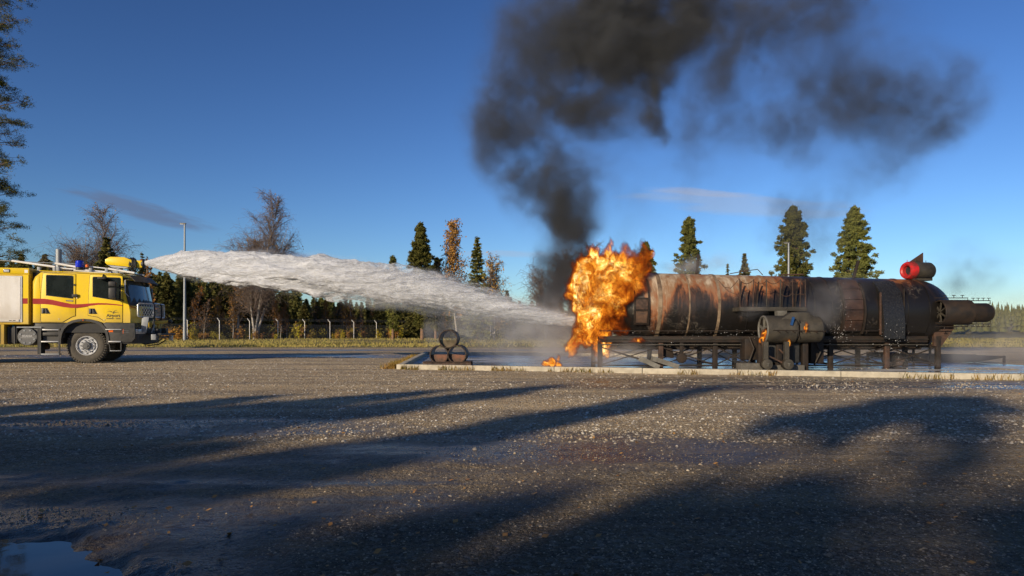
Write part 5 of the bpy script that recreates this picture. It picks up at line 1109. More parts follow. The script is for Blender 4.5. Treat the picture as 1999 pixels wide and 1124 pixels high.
# the spruce wood behind the fence: individual trees sharing a few meshes
kinds = [maketree('spruce_tree', spruce_data(9, 1.8 + .3 * i, 50 + i, .8, .28), MS, 'dark spruce among the close ranks of the wood behind the fence', 'tree', 'spruces of the wood behind the fence') for i in range(5)]
r = np.random.default_rng(77); first = [True] * 5
def skyline(px):                                  # height of the wood outline in the photograph
    xs = [-100, 0, 90, 200, 290, 330, 420, 480, 540, 600, 700, 800, 900, 1000, 1080, 1180]; ys_ = [505, 512, 518, 530, 545, 538, 550, 556, 570, 588, 588, 590, 592, 594, 596, 604]
    return float(np.interp(px, xs, ys_))
cnt = 0
for row, (Y0, n, gap) in enumerate(((98, 42, 31), (106, 50, 28), (118, 62, 25), (134, 66, 23), (150, 66, 21))):
    for i in range(n):
        px = -80 + 1260 * (i + r.random() * .8) / n; Yr = Y0 + r.normal() * 2.5
        if row == 0 and px > 560: continue
        if row < 2 and px > 950: continue
        X, Z = at(px, skyline(px) - 12 + abs(r.normal()) * (14 if row > 1 else 26) - (18 if r.random() < .12 else 0), Yr)
        k = int(r.integers(0, 5)); sc = Z / 9
        if sc < .25: continue
        if first[k]: o = kinds[k]; o.location = (X, Yr, 0); o.scale = (max(sc, .8),) * 2 + (sc,); first[k] = False
        else: o = dup(kinds[k], (X, Yr, 0), r.random() * 6.28, (max(sc, .75) * .95, sc))
        cnt += 1
# young birches and larches at the edge of the wood
bk = [maketree('birch_tree', birch_data(7.5, 1.3, 60 + i, lv, 20, 1, .12), MBi, 'slim young birch with rusty leaves at the edge of the spruce wood', 'tree', 'young birches along the edge of the wood') for i, lv in enumerate((450, 120, 800))]
spots = [(378, 560, 94), (398, 585, 93), (430, 580, 92), (455, 575, 95), (505, 545, 96), (536, 585, 97), (548, 592, 96), (618, 575, 104), (640, 590, 105), (655, 592, 106), (672, 592, 104), (677, 578, 103), (690, 594, 103), (705, 600, 104), (725, 600, 106), (560, 600, 98), (470, 600, 95), (740, 605, 108), (760, 600, 108), (842, 600, 110), (868, 605, 110), (950, 602, 112), (945, 590, 100), (972, 600, 104), (1003, 605, 110)]
for i, (px, pt, Y) in enumerate(spots):
    X, Z = at(px, pt, Y); k = i % 3; sc = Z / 7.5
    if i < 3: bk[k].location = (X, Y, 0); bk[k].scale = (sc,) * 3
    else: dup(bk[k], (X, Y, 0), r.random() * 6.28, (max(sc, .6), sc))
# shrubs by the fence
def shrub_data(seed):
    r = np.random.default_rng(seed); segs = []; C = []
    for k in range(14):
        a = r.random() * 6.28; l = .5 + .5 * r.random(); e = np.array((math.cos(a) * .35 * r.random(), math.sin(a) * .35 * r.random(), l)); segs.append(((0, 0, 0), e, .012, .006)); C.append(e * (.3 + .7 * r.random((16, 1))) + r.normal(size=(16, 3)) * .10)
    return None, tubes_np(segs, 3), tris_at(np.concatenate(C), .06, r, 1, 1.5)
sk = [maketree('shrub', shrub_data(90 + i), (None, M['twig'], (M['shrub'], M['birch'])[i % 2]), 'small yellowing leafy shrub in the grass along the fence', 'shrub', 'yellow shrubs along the fence') for i in range(4)]
for i in range(70):
    px = 300 + 520 * r.random() ** 1.2; Y = 82 + (px - 300) * .045 + r.normal() * 2.5; X = (px - CX) / F * Y; s_ = .8 + 1.3 * r.random() ** 2
    if i < 4: sk[i].location = (X, Y, 0); sk[i].scale = (s_,) * 3
    else: dup(sk[i % 4], (X, Y, 0), r.random() * 6.28, s_ * 1.1)
# distant wooded ridge on the right and behind: reads as one mass
def ridge():
    r = np.random.default_rng(5); n = 2600; px = 1000 + (r.random(n) * 2 - 1) * 1350; Yd = 300 + 330 * r.random(n); X = (px - CX) / F * Yd
    hill = np.interp(px, [-400, 900, 1300, 1700, 2400], [0, 0, 2, 9, 14]) * sstep(300, 560, Yd)
    H = (9 + 6 * r.random(n)); V = []; segn = 6
    base, top = [], []
    k = 4; Vs = []; Fs = []
    for j in range(k):
        zb = .08 + j * .22; rr = (1.9 - j * .42)
        t = np.linspace(0, 2 * math.pi, segn, endpoint=False)[None] + r.random((n, 1)) * 6.28; wob = .75 + .5 * r.random((n, segn))
        ring = np.stack([X[:, None] + np.cos(t) * rr * wob, Yd[:, None] + np.sin(t) * rr * wob, (hill + H * zb)[:, None] + r.random((n, segn)) * .5], -1)
        tip = np.stack([X, Yd, hill + H * (zb + .36 if j < k - 1 else 1.0)], -1)[:, None]
        Vs.append(np.concatenate([ring, tip], 1))
    V = np.concatenate(Vs, 1).reshape(-1, 3); m = segn + 1; f = []
    for j in range(k):
        for i in range(segn): f.append((j * m + i, j * m + (i + 1) % segn, j * m + segn))
    Fc = np.array(f)[None] + (np.arange(n) * k * m)[:, None, None]; return V, Fc.reshape(-1, 3)
V1, F1 = ridge(); tag(npmesh('distant_forest', V1, F1, M['spruce']), 'distant dark conifer forest along the horizon', 'forest', kind='stuff')
hx_ = np.linspace(-700, 1500, 60); hy = np.linspace(300, 700, 14); HX, HYY = np.meshgrid(hx_, hy, indexing='ij'); HP = CX + HX / HYY * F
HZ = np.interp(HP, [-400, 900, 1300, 1700, 2400], [0, 0, 2, 9, 14]) * sstep(300, 560, HYY) - .05; ii = np.arange(HX.size).reshape(HX.shape)
tag(npmesh('hill', np.stack([HX, HYY, HZ], -1).reshape(-1, 3), np.stack([ii[:-1, :-1], ii[1:, :-1], ii[1:, 1:], ii[:-1, 1:]], -1).reshape(-1, 4), M['field'], smooth=True), kind='structure')
# trees behind the camera whose long shadows cross the yard
SA, CA = math.sin(R(SHADOW_AZ)), math.cos(R(SHADOW_AZ)); TE = math.tan(R(SUN_EL))
def shade(v, tip, u0, rad, kind, low=.06, seed=0):
    h = (tip - u0) * TE; loc = (SA * u0 + CA * v, CA * u0 - SA * v, 0)
    return kind, h, rad, loc, low, seed
SH = [(-6.5, 10.6, -24, 1.2), (-7.6, 8.6, -22, 1.2), (-8.8, 6.0, -22, 1.4), (-4.15, 12.8, -27, .85), (-3.95, 9.5, -22, .75), (-10.1, 4.3, -24, 1.6), (-11.6, 3.6, -21, 1.6), (-13.2, 4.0, -24, 1.7), (-15.0, 3.5, -22, 1.7), (-16.8, 4.0, -24, 1.8), (-18.8, 3.4, -22, 1.8), (-21, 3.6, -22, 1.9), (-23.4, 3.4, -24, 1.9),
      (-5.4, 3.7, -20, 1.0), (-6.4, 4.9, -19, 1.0), (-2.9, 2.5, -19, 1.0), (-2.2, 3.6, -20, 1.0), (-1.5, 4.4, -21, 1.0), (-.9, 5.0, -22, 1.2), (.3, 5.5, -24, 1.3), (1.8, 5.2, -21, 1.4), (3.6, 5.4, -24, 1.6)]
bp = [maketree('pine_tree', pine_data(10, 1.4, 260 + k, 110, 110, .2, .04, None, .5), MP, 'dense low pine behind the viewer casting its shadow on the gravel', 'tree', 'low pines behind the viewer') for k in range(3)]
for k, (v, tip, u0, rad) in enumerate(SH):
    h = (tip - u0) * TE; loc = (SA * u0 + CA * v, CA * u0 - SA * v, 0)
    if k < 3: bp[k].location = loc; bp[k].scale = (rad / 1.4, rad / 1.4, h / 10)
    else: dup(bp[k % 3], loc, k * 1.3, (rad / 1.4, h / 10))
for k, (v, tip, u0, rad, b_, n_) in enumerate(((-.75, 12.8, -26, 1.15, .90, 15), (-1.6, 10.4, -24, .7, .91, 7), (2.2, 13, -27, 1.6, .86, 30))):
    h = (tip - u0) * TE; o = maketree('pine_tree', pine_data(h, rad, 230 + k, n_, 90, .15, b_, None, .34), MP, 'high crowned pine behind the viewer shading the right of the yard', 'tree', 'pines behind the viewer')
    o.location = (SA * u0 + CA * v, CA * u0 - SA * v, 0)
for k, (v, tip, u0) in enumerate(((-.6, 9.2, -25), (1.2, 9.0, -23))):
    h = (tip - u0) * TE; o = maketree('birch_tree', birch_data(h, 1.1, 240 + k, 300, 30, 1, .16), MBi, 'half bare birch behind the viewer dappling the light on the gravel', 'tree', 'birches behind the viewer')
    o.location = (SA * u0 + CA * v, CA * u0 - SA * v, 0)

# ================================================================== FENCE AND LAMP POSTS
fe = empty('security_fence', (0, 0, 0), 0, 'long wire mesh fence with bent topped posts before the wood', 'fence')
A, B = Vector(((429 - CX) / F * 85, 85, 0)), Vector(((1048 - CX) / F * 125, 125, 0)); D = (B - A) / 15; fe.location = A
def wiremat():
    m = bpy.data.materials.new('wire_netting'); m.use_nodes = True; N = NT(m.node_tree); L = m.node_tree.links.new
    t = N.n('ShaderNodeBsdfTransparent'); d = N.n('ShaderNodeBsdfDiffuse'); d.inputs['Color'].default_value = (.20, .20, .21, 1); mx = N.n('ShaderNodeMixShader'); mx.inputs[0].default_value = .14
    L(t.outputs[0], mx.inputs[1]); L(d.outputs[0], mx.inputs[2]); o = N.n('ShaderNodeOutputMaterial'); L(mx.outputs[0], o.inputs[0]); return m
M['wire'] = wiremat(); n2 = Vector((-D.y, D.x, 0)).normalized()
M['post'] = mat('fence_post', (.50, .49, .47), (.4, .39, .37), .5, .6, metal=.1)
mb = MB().tube([(0, 0, 0), (0, 0, 2.35), tuple(n2 * .10 + Vector((-.10, 0, 2.5))), tuple(n2 * .22 + Vector((-.2, 0, 2.72)))], 0.05, 7); pst = mb.build('post', M['post'], fe)
pn = MB().add([(0, 0, .1), (D.x, D.y, .1), (D.x, D.y, 2.0), (0, 0, 2.0)], [(0, 1, 2, 3)]).build('wire_mesh', M['wire'], fe, smooth=0)
tw = MB().tube([(-.05, .05, 2.45), (D.x - .05, D.y + .05, 2.45)], .008, 3).tube([(-.12, .1, 2.58), (D.x - .12, D.y + .1, 2.58)], .008, 3).tube([(-.2, .16, 2.7), (D.x - .2, D.y + .16, 2.7)], .008, 3).build('barbed_wire', M['steel'], fe)
for k in range(-14, 22):
    if k == 0: continue
    for q in (pst, pn, tw):
        if k == 21 and q is not pst: continue
        c = q.copy(); COL.objects.link(c); c.parent = fe; c.location = D * k
def lamp(px, pt, Y, label):
    X, Z = at(px, pt, Y); o = empty('lamp_post', (X, Y, 0), 0, label, 'lamp post', 'tall lamp posts')
    MB().cyl((0, 0, 0), (0, 0, Z), .17, .09, n=12).build('pole', M['steel'], o); MB().cyl((0, 0, 0), (0, 0, Z * .32), .19, .16, n=12).build('pole_sleeve', M['steel'], o)
    MB().box(-.55, .15, -.12, .12, Z - .02, Z + .10).build('lamp_head', M['dull'], o, bevel=.03); MB().box(-.5, -.15, -.09, .09, Z - .05, Z - .02).build('lamp_glass', M['lens'], o)
lamp(361, 437, 80, 'tall grey lamp post right of the fire truck, crossing the water jet'); lamp(1540, 474, 76, 'lamp post standing before the big dark pine')

# ================================================================== WATER JET
JX = [282, 300, 330, 360, 420, 500, 600, 700, 780, 850, 900, 1000, 1060, 1125]
JC = [513.5, 513.5, 516, 518, 522, 527, 536, 546, 560, 572, 580, 606, 617, 628]
JR = [3.5, 8, 16, 22, 28, 33, 36, 35, 36, 35, 33, 28, 22, 13]
JA, JB = Vector((-12.17, 22.61)), Vector((1.75, 18.35))
def jet_at(px):                                   # centre and radius of the jet seen in that direction
    k = (px - CX) / F; d = JB - JA; t = (k * JA.y - JA.x) / (d.x - k * d.y); X, Y = JA.x + d.x * t, JA.y + d.y * t
    return t, X, Y, CAMH + (HY - np.interp(px, JX, JC)) / F * Y, np.interp(px, JX, JR) / F * Y * 1.02
jp = np.linspace(282, 1125, 420); JT = np.array([jet_at(p) for p in jp])
def jetmat():
    m = bpy.data.materials.new('water_jet'); m.use_nodes = True; N = NT(m.node_tree); L = m.node_tree.links.new
    t = N.n('ShaderNodeTexCoord'); P = t.outputs['Object']; s = N.n('ShaderNodeSeparateXYZ'); L(P, s.inputs[0])
    mp = N.n('ShaderNodeMapping'); L(P, mp.inputs[0]); mp.inputs['Rotation'].default_value = (0, R(8), R(17)); mp.inputs['Scale'].default_value = (.55, 2.2, 3.0)
    a = N.noise(mp.outputs[0], 1.9, 8, .74, .7)
    p = N.n('ShaderNodeBsdfPrincipled'); p.inputs['Base Color'].default_value = (.82, .85, .92, 1); p.inputs['Roughness'].default_value = .7; p.inputs['Specular IOR Level'].default_value = .2
    bn = N.n('ShaderNodeBump'); bn.inputs['Strength'].default_value = 1.0; bn.inputs['Distance'].default_value = .22; N.put(bn, 'Height', a); N.put(p, 'Normal', bn.outputs[0])
    tl = N.n('ShaderNodeBsdfTranslucent'); tl.inputs['Color'].default_value = (.8, .82, .86, 1); mt = N.n('ShaderNodeMixShader'); mt.inputs[0].default_value = .3; L(p.outputs[0], mt.inputs[1]); L(tl.outputs[0], mt.inputs[2])
    tr = N.n('ShaderNodeBsdfTransparent'); mx = N.n('ShaderNodeMixShader')
    at_ = N.n('ShaderNodeAttribute', attribute_name='body')
    thr = N.math('SUBTRACT', N.math('MULTIPLY', at_.outputs['Fac'], 1.25), a)
    N.put(mx, 0, N.rng(thr, -.12, .16, 0, 1)); L(tr.outputs[0], mx.inputs[1]); L(mt.outputs[0], mx.inputs[2])
    o = N.n('ShaderNodeOutputMaterial'); L(mx.outputs[0], o.inputs[0]); return m
M['jet'] = jetmat()
JE = empty('water_jet', (JA.x, JA.y, 3.2), 0, 'thick white water jet arching from the truck monitor to the flames', 'water jet')
def jetlayer(scale, seed, amp, fall, name):
    nr = 150; th = np.linspace(0, 2 * np.pi, nr, endpoint=False); T = JT[:, 0][:, None]; X0, Y0, Z0, R0 = (JT[:, i][:, None] for i in (1, 2, 3, 4))
    ct, st_ = np.cos(th)[None], np.sin(th)[None]; sl = T * 14.5
    q = (sl * .55 + 0 * ct).astype(np.float32); w = (ct * R0 * 2.4).astype(np.float32); v = (st_ * R0 * 3.4 + 0 * q).astype(np.float32)
    n = fbm(q * 1.6, w, v, seed, 6, .6) - .5; n2 = fbm(q * 6, w * 2.5, v * 2.5, seed + 20, 4, .6, True) - .5
    rr = R0 * scale * (1 + amp * n * np.clip(T * 9, .15, 1.2)) + .06 * n2 * np.clip(T * 10, 0, 1)
    # axis is almost parallel to (d.x,d.y): cross section spanned by the horizontal normal and z
    nx_, ny_ = .293, .956
    V = np.stack([X0 + nx_ * rr * ct * .9, Y0 + ny_ * rr * ct * .9, Z0 + rr * st_], -1)
    body = np.clip(fall[0] - (fall[0] - fall[1]) * sstep(.12, .95, T) - .10 * np.clip(-st_, 0, 1) * sstep(.25, .6, T) + 0 * ct, 0, 1.3)
    Nn = len(jp); ii = np.arange(Nn * nr).reshape(Nn, nr); jj = np.roll(ii, -1, 1)
    f = np.stack([ii[:-1], ii[1:], jj[1:], jj[:-1]], -1).reshape(-1, 4)
    V = V.reshape(-1, 3) - np.array(JE.location)
    o = npmesh(name, V, f, M['jet'], JE, smooth=True); o.data.attributes.new('body', 'FLOAT', 'POINT').data.foreach_set('value', body.ravel().astype(np.float32)); return o
jetlayer(.80, 300, .55, (1.05, .34), 'water_core'); jetlayer(1.02, 330, .9, (.68, .27), 'spray_layer'); jetlayer(.58, 360, .6, (1.25, .44), 'water_core'); jetlayer(.38, 380, .6, (1.3, .5), 'water_core')
dcol = (.86, .90, .96)
M['spray'] = volmat('spray_mist', dcol, 1.0, .0)
def jetfog(X, Y, Z):
    T = (X - JA.x) / (JB.x - JA.x); Tt, Xt, Yt, Zt, Rt = JT.T
    yc = np.interp(T, Tt, Yt); zc = np.interp(T, Tt, Zt); rc = np.interp(T, Tt, Rt)
    e1 = np.abs(Y - yc) / rc; e2 = (Z - zc) / rc; d = np.sqrt(e1 ** 2 + np.where(e2 < 0, e2 / (1.0 + .35 * np.clip((T - .25) * 2, 0, 1)), e2 / 1.06) ** 2)
    n = fbm(X * .9, Y * 2.5, Z * 3.4, 400, 5, .6)
    a = np.clip(1.12 - d - (n - .5) * 1.3, 0, 1) * (T > .02) * (T < 1.0)
    return a * (1.5 + 1.0 * np.clip(1 - T * 1.1, 0, 1)) * np.clip(T * 12, 0, 1)
grid_volume('spray', (-12.3, 17.2, .5), (1.8, 23.6, 4.2), .06, jetfog, M['spray'], None)
spr = bpy.data.objects['spray']; tag(spr, 'fine white spray around the water jet', 'spray', kind='stuff')

# ================================================================== FIRE
YF = 18.15
flame_ramp = [(0.0, (.55, .05, .0)), (.18, (1, .13, .004)), (.42, (1, .26, .012)), (.66, (1, .42, .03)), (.86, (1, .70, .15)), (1, (1, .92, .5))]
def flamevol():
    m = bpy.data.materials.new('flames'); m.use_nodes = True; N = NT(m.node_tree); L = m.node_tree.links.new
    a = N.n('ShaderNodeAttribute', attribute_name='density'); p = N.n('ShaderNodeVolumePrincipled')
    p.inputs['Density Attribute'].default_value = ''; p.inputs['Color'].default_value = (.10, .04, .02, 1)
    f = a.outputs['Fac']; N.put(p, 'Density', N.math('MULTIPLY', N.math('POWER', N.math('MULTIPLY', f, 1.0), .45), 17.0))
    N.put(p, 'Emission Color', N.ramp(f, flame_ramp)); N.put(p, 'Emission Strength', N.math('MULTIPLY', N.math('POWER', f, 2.2), 56.0))
    o = N.n('ShaderNodeOutputMaterial'); L(p.outputs[0], o.inputs['Volume']); return m
M['flame'] = flamevol()
def flamesurf():
    m = bpy.data.materials.new('flame_body'); m.use_nodes = True; N = NT(m.node_tree); L = m.node_tree.links.new
    t = N.n('ShaderNodeTexCoord'); P = t.outputs['Object']; a = N.noise(P, 9, 6, .7, .7)
    e = N.n('ShaderNodeEmission'); N.put(e, 'Color', N.ramp(a, [(.38, (.25, .02, 0)), (.48, (1, .13, .004)), (.56, (1, .36, .02)), (.66, (1, .8, .25))])); e.inputs['Strength'].default_value = .9
    o = N.n('ShaderNodeOutputMaterial'); L(e.outputs[0], o.inputs[0]); return m
M['flames'] = flamesurf()
def blobfield(blobs, X, Z, Y, warp=None):
    d = np.zeros_like(X)
    for (bx, bz, by, rx, rz, s_) in blobs:
        q = ((X - bx) / rx) ** 2 + ((Z - bz) / rz) ** 2 + ((Y - by) / (min(rx, rz) * 1.0)) ** 2
        d = np.maximum(d, s_ * np.clip(1 - np.sqrt(q), 0, 1))
    return d
def P2(px, py, r, Y=YF, dy=0, s=1.0, rz=None):
    x, z = at(px, py, Y); k = Y / F; return (x, z, Y + dy, r * k, (rz or r) * k, s)
FB = [P2(1216, 506, 15, rz=36), P2(1150, 508, 15, rz=30), P2(1252, 506, 13, rz=34), P2(1186, 500, 14, rz=32), P2(1128, 525, 14, rz=24), P2(1150, 545, 48), P2(1165, 575, 58), P2(1160, 610, 42), P2(1185, 530, 44), P2(1200, 560, 55), P2(1222, 545, 42, dy=-.1), P2(1213, 595, 40, s=.5), P2(1240, 520, 26, dy=-.1, s=.8, rz=40), P2(1195, 512, 32, s=.8), P2(1150, 640, 36), P2(1133, 660, 26), P2(1122, 672, 16), P2(1168, 655, 28, s=.8), P2(1172, 680, 18, s=.7), P2(1202, 640, 26, s=.35), P2(1140, 575, 40), P2(1258, 530, 16, s=.6), P2(1125, 555, 22), P2(1240, 580, 22, s=.5), P2(1118, 690, 9, rz=16, s=.7)]
def fireball(X, Y, Z):
    Xs, Ys, Zs = X, Y, Z
    w1 = fbm(X * 2.2, Y * 2.2, Z * 2.0, 500, 4) - .5; w2 = fbm(X * 2.2 + 9, Y * 2.2, Z * 2.0 + 5, 510, 4) - .5
    w3 = fbm(X * 5, Y * 5, Z * 3.2, 515, 4, .65) - .5; b = blobfield(FB, X + w1 * .6 + w3 * .38, Z + w2 * .6 + w3 * .6, Y)
    n = fbm(X * 10 + w1 * 9, Y * 10, Z * 8.5 + w2 * 9, 520, 4, .78, True)
    n2 = fbm(X * 2.4, Y * 2.4, Z * 1.9, 540, 3)
    d = sstep(.02, .34, b - .55 * (n2 - .5) * .6) * (.07 + 1.2 * np.clip((n - .55) * 3.8, 0, 1)) * np.clip(.5 + 1.9 * (n2 - .36), .15, 1.15)
    left = np.clip(1.08 - (X - 1.9) * .24, .45, 1.05)
    d = d * left; return np.clip(d - .035, 0, 1.0)
FE = empty('fireball', (at(1165, 0, YF)[0], YF, .7), 0, 'big yellow and orange fireball at the left end of the tank', 'fire')
def flame_body(name, parent, blobs, shrink, seg=28):
    """ragged closed core inside the flames"""
    bm = bmesh.new()
    mbs = []
    for (x, z, y, rx, rz, s_) in blobs:
        if s_ < .9: continue
        m_ = bmesh.ops.create_icosphere(bm, subdivisions=4, radius=1)
        for v_ in m_['verts']:
            n_ = .75 + .9 * (float(fbm(np.array([v_.co.x * 1.6 + x * 3], np.float32), np.array([v_.co.y * 1.6], np.float32), np.array([v_.co.z * 1.6 + z * 3], np.float32), 560, 4)[0]) - .35)
            v_.co = Vector((v_.co.x * rx * shrink * n_ + x, v_.co.y * min(rx, rz) * shrink * n_ + y, v_.co.z * rz * shrink * n_ + z)) - parent.location
    me = bpy.data.meshes.new(name); bm.to_mesh(me); bm.free(); me.polygons.foreach_set('use_smooth', [True] * len(me.polygons)); me.materials.append(M['flames'])
    o = bpy.data.objects.new(name, me); COL.objects.link(o); o.parent = parent
    rm = o.modifiers.new('merge', 'REMESH'); rm.mode = 'VOXEL'; rm.voxel_size = .03; return o
flame_body('flame_body', FE, FB, .42)
fv = grid_volume('flame_tongues', (.95, 16.75, .2), (4.1, 19.4, 3.75), .021, fireball, M['flame'], None); fv['kind'] = 'stuff'; fv.parent = FE; fv.location = -FE.location
def smallfire(name, label, blobs, lo, hi, seed, par=None):
    def fn(X, Y, Z):
        w1 = fbm(X * 5, Y * 5, Z * 4, seed, 3) - .5; b = blobfield(blobs, X + w1 * .16, Z + w1 * .2, Y)
        n = fbm(X * 14 + w1 * 4, Y * 14, Z * 9, seed + 5, 3, .6, True); return sstep(.03, .4, b) * (.15 + 1.3 * np.clip((n - .52) * 3, 0, 1)) * .55
    x0 = sum(b[0] for b in blobs) / len(blobs); e = empty(name, (x0, blobs[0][2], lo[2]), 0, label, 'fire'); flame_body('flame_body', e, blobs, .35)
    g = grid_volume('flame_tongues', lo, hi, .016, fn, M['flame'], None); g['kind'] = 'stuff'; g.parent = e; g.location = -e.location; return e
YG = 16.9
smallfire('ground_fire', 'small orange flames burning on the basin floor below the water jet', [P2(1066, 710, 9, YG), P2(1078, 708, 12, YG), P2(1092, 711, 9, YG), P2(1092, 698, 5, YG, rz=9, s=.6)], (.55, 16.5, .015), (1.4, 17.2, .75), 600)
smallfire('engine_fire', 'little flames inside the wing engine intake under the platform', [P2(1494, 654, 9, 16.85, rz=14), P2(1489, 662, 7, 16.85, s=.9)], (6.05, 16.6, .6), (6.5, 17.05, 1.1), 610)
smallfire('engine_fire', 'small lick of flame on the side of the wing engine cowling', [P2(1571, 640, 6, 16.55, rz=14)], (7.1, 16.35, .85), (7.4, 16.62, 1.3), 620)
smallfire('engine_fire', 'drip of flame between the wing engine and its wheels', [P2(1538, 677, 4, 16.7, rz=16)], (6.7, 16.55, .35), (6.95, 16.8, .95), 630)
smallfire('beam_fire', 'dull orange flames licking the sill beam near the front leg', [P2(1247, 664, 20, 17.75, rz=7, s=.5)], (2.95, 17.6, .55), (3.75, 18.0, 1.0), 640)

# ================================================================== SMOKE AND STEAM
YS_ = 19.3
M['smoke'] = volmat('black_smoke', (.19, .20, .215), 1.0, .2)
def S(px, py, r, d, dy=0, rz=None): x, z = at(px, py, YS_); k = YS_ / F; return (x, z, YS_ + dy, r * k, (rz or r) * k, d)
SB = [S(1105, 545, 75, 1.8), S(1112, 505, 72, 2.0), S(1112, 470, 68, 2.0), S(1108, 440, 62, 1.6), S(1150, 500, 60, 1.0), S(1060, 430, 60, .6), S(1035, 385, 60, .7), S(1010, 335, 75, .8), S(1120, 330, 70, .7), S(1180, 300, 90, .5), S(1330, 230, 100, .7), S(1400, 20, 100, 1.0), S(1650, 100, 130, .6), S(1750, 250, 120, .6), S(1000, 70, 80, .6), S(965, 240, 90, 1.30), S(990, 150, 80, 0.90), S(1020, 330, 75, 1.10), S(1150, 360, 70, 1.00), S(1060, 60, 120, 1.00), S(1140, 420, 50, 0.90), S(950, 320, 60, 0.60), S(1400, 100, 120, 0.67), S(1350, 150, 260, 0.42), S(1550, 120, 280, 0.33), S(1700, 200, 230, 0.29), S(1150, 330, 150, 0.28), S(1450, 40, 150, 0.67), S(1560, 60, 140, 0.57), S(1100, 580, 60, 1.38), S(1112, 540, 62, 1.66), S(1118, 505, 58, 1.78), S(1115, 470, 60, 2.21), S(1108, 435, 66, 2.76), S(1095, 400, 70, 3.03), S(1075, 365, 72, 1.84), S(1055, 325, 70, 1.49), S(1020, 285, 85, 1.38), S(985, 230, 85, 1.49), S(1010, 180, 85, 1.61), S(1090, 290, 75, 1.38), S(1080, 215, 110, 2.30), S(1140, 150, 120, 2.99), S(1200, 90, 125, 3.68), S(1260, 30, 130, 4.60), S(1165, 60, 120, 3.45), S(1320, 70, 85, 4.14), S(1275, 150, 75, 4.14), S(1262, 215, 45, 4.14, rz=70), S(1285, 275, 34, 2.99, rz=40), S(1230, 30, 140, 3.91), S(1180, 230, 75, 1.72), S(950, 290, 60, 0.57), S(1150, -30, 160, 3.45), S(1330, -20, 120, 3.45), S(1020, 60, 110, 0.80), S(1060, 120, 110, 1.38), S(1240, 210, 110, 1.15),
      S(1420, 60, 150, 1.10), S(1500, 20, 160, 1.16), S(1600, -10, 160, 0.99), S(1440, 160, 110, 1.10), S(1530, 230, 105, 1.23), S(1620, 210, 110, 1.54), S(1700, 190, 110, 1.47), S(1790, 190, 120, 1.40), S(1860, 170, 95, 1.40), S(1840, 240, 80, 1.10), S(1470, 260, 85, 0.99), S(1590, 290, 70, 0.74), S(1740, 300, 85, 0.74), S(1700, 350, 60, 0.48), S(1400, 250, 90, 0.61), S(1380, 330, 130, 0.28), S(1600, 360, 120, 0.25),
      S(1530, 400, 42, 0.99), S(1520, 460, 50, 0.74), S(1590, 470, 60, 0.61), S(1555, 420, 60, 0.61), S(1620, 440, 70, 0.43), S(1650, 400, 50, 0.31), S(1900, 520, 90, 0.43), S(1860, 560, 80, 0.43), S(1950, 540, 80, 0.37), S(1350, 470, 80, 0.17), S(1250, 400, 100, 0.18), S(1210, 480, 80, 0.23)]
def smokefn(X, Y, Z):
    w1 = fbm(X * .55, Y * .55, Z * .55, 700, 5) - .5; w2 = fbm(X * .55 + 4, Y * .55, Z * .55 + 8, 710, 5) - .5
    x, z = X + w1 * 1.9, Z + w2 * 1.9; d = np.zeros_like(X)
    for (bx, bz, by, rx, rz, s_) in SB:
        m = (np.abs(x[:, 0, 0]) < 1e9); ry = .75 * min(rx, rz) + .25
        q = 1 - (((x - bx) / rx) ** 2 + ((z - bz) / rz) ** 2 + ((Y - by) / ry) ** 2); np.clip(q, 0, 1, out=q); d += s_ * q * q / (.7 + ry * 1.1)
    n = fbm(X * 1.35 + w1 * 2, Y * 1.35, Z * 1.35 + w2 * 2, 720, 6, .66)
    e = np.clip(d, 0, .8) / .8; n2 = fbm(X * 4.2 + w2 * 6, Y * 4.2, Z * 4.2 + w1 * 6, 740, 3, .6) - .5; return d * (.25 + np.clip((n + .22 * n2 + .05 * e - .43) * 8.0, 0, 2.8)) * .80
grid_volume('smoke_plume', (-2.2, 17.2, 1.8), (14.6, 21.6, 11.4), .07, smokefn, M['smoke'])
tag(bpy.data.objects['smoke_plume'], 'black smoke rising from the fire and drifting to the right', 'smoke', kind='stuff')
M['steam'] = volmat('steam', (.80, .79, .80), 1.0, .1)
def G(px, py, rx, rz, d, Y=18.6, ry=.9): x, z = at(px, py, Y); k = Y / F; return (x, z, Y, rx * k, rz * k, d, ry)
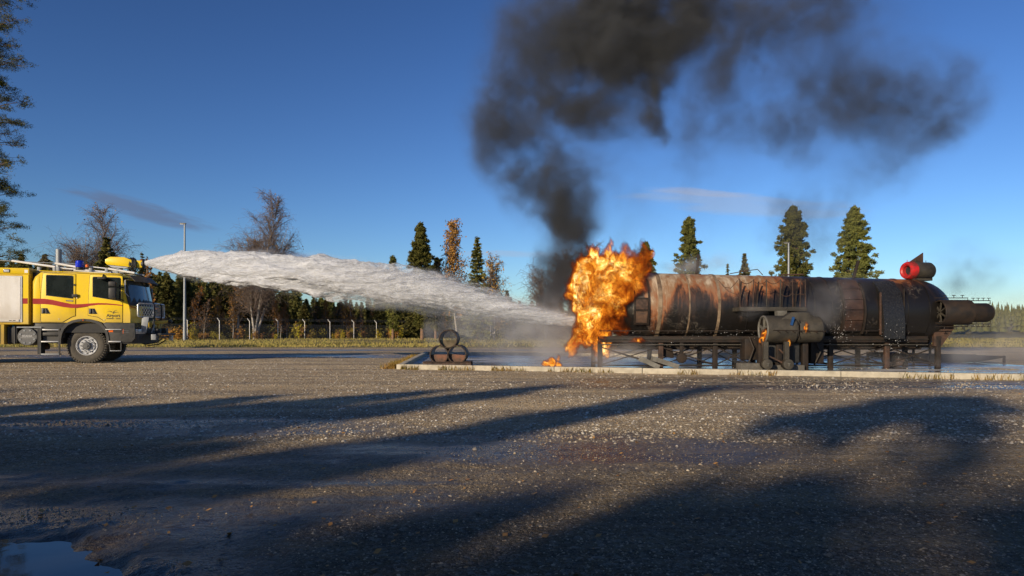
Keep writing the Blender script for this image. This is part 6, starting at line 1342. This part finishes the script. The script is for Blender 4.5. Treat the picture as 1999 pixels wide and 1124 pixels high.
GB = [G(1150, 690, 110, 40, .6, 17.9, .8), G(1230, 690, 70, 35, .5, 18.2), G(1330, 524, 50, 18, .8, 18.7, .35), G(1400, 520, 40, 26, .5, 18.7, .35), G(1290, 560, 60, 35, .25, 17.6, .25), G(1000, 650, 150, 70, .5, 19.4, 1.1), G(1090, 640, 110, 70, .55, 18.9, 1.0), G(1060, 700, 90, 30, .4, 18.2), G(900, 640, 130, 50, .22, 20, 1.1), G(1250, 710, 150, 26, .35, 18.6), G(1500, 708, 180, 24, .22, 19), G(1100, 660, 120, 60, .55), G(1200, 690, 110, 45, .5, 18.3), G(1040, 680, 110, 50, .3), G(960, 655, 110, 40, .22, 19), G(1080, 620, 90, 50, .45, 19.2), G(1130, 700, 90, 30, .4, 17.6), G(860, 640, 120, 35, .12, 20),
      G(1300, 525, 60, 16, .8, 18.8, .35), G(1360, 522, 80, 20, .9, 18.8, .4), G(1420, 518, 60, 30, .35, 18.9, .4), G(1480, 530, 60, 14, .4, 18.8, .4), G(1400, 560, 70, 40, .28, 17.65, .25), G(1350, 600, 70, 30, .15, 17.6, .25),
      G(1620, 590, 60, 50, .55, 17.3, .35), G(1590, 610, 50, 30, .5, 17.1, .3), G(1670, 560, 70, 40, .3, 17.4, .35), G(1465, 610, 25, 18, .8, 17.0, .25), G(1900, 640, 160, 70, .20, 19.5, 1.2), G(1960, 690, 140, 40, .25, 19.0, 1.2), G(1850, 690, 120, 30, .25, 18.0), G(1700, 700, 120, 26, .2, 18.2), G(2050, 620, 120, 90, .2, 20, 1.2), G(1450, 700, 140, 25, .12, 18.4)]
def steamfn(X, Y, Z):
    w1 = fbm(X * .9, Y * .9, Z * .9, 800, 4) - .5; w2 = fbm(X * .9 + 4, Y * .9, Z * .9 + 8, 810, 4) - .5; x, z = X + w1 * .8, Z + w2 * .8; d = np.zeros_like(X)
    for (bx, bz, by, rx, rz, s_, ry) in GB:
        q = 1 - (((x - bx) / rx) ** 2 + ((z - bz) / rz) ** 2 + ((Y - by) / ry) ** 2); np.clip(q, 0, 1, out=q); d += s_ * q
    n = fbm(X * 2.0, Y * 2.0, Z * 2.0, 820, 4, .6); return d * np.clip((n - .33) * 3.6, .05, 2)
grid_volume('steam', (-2.6, 16.2, .02), (15.6, 21.4, 3.5), .085, steamfn, M['steam'])
tag(bpy.data.objects['steam'], 'pale steam and drifting mist around the tank', 'steam', kind='stuff')
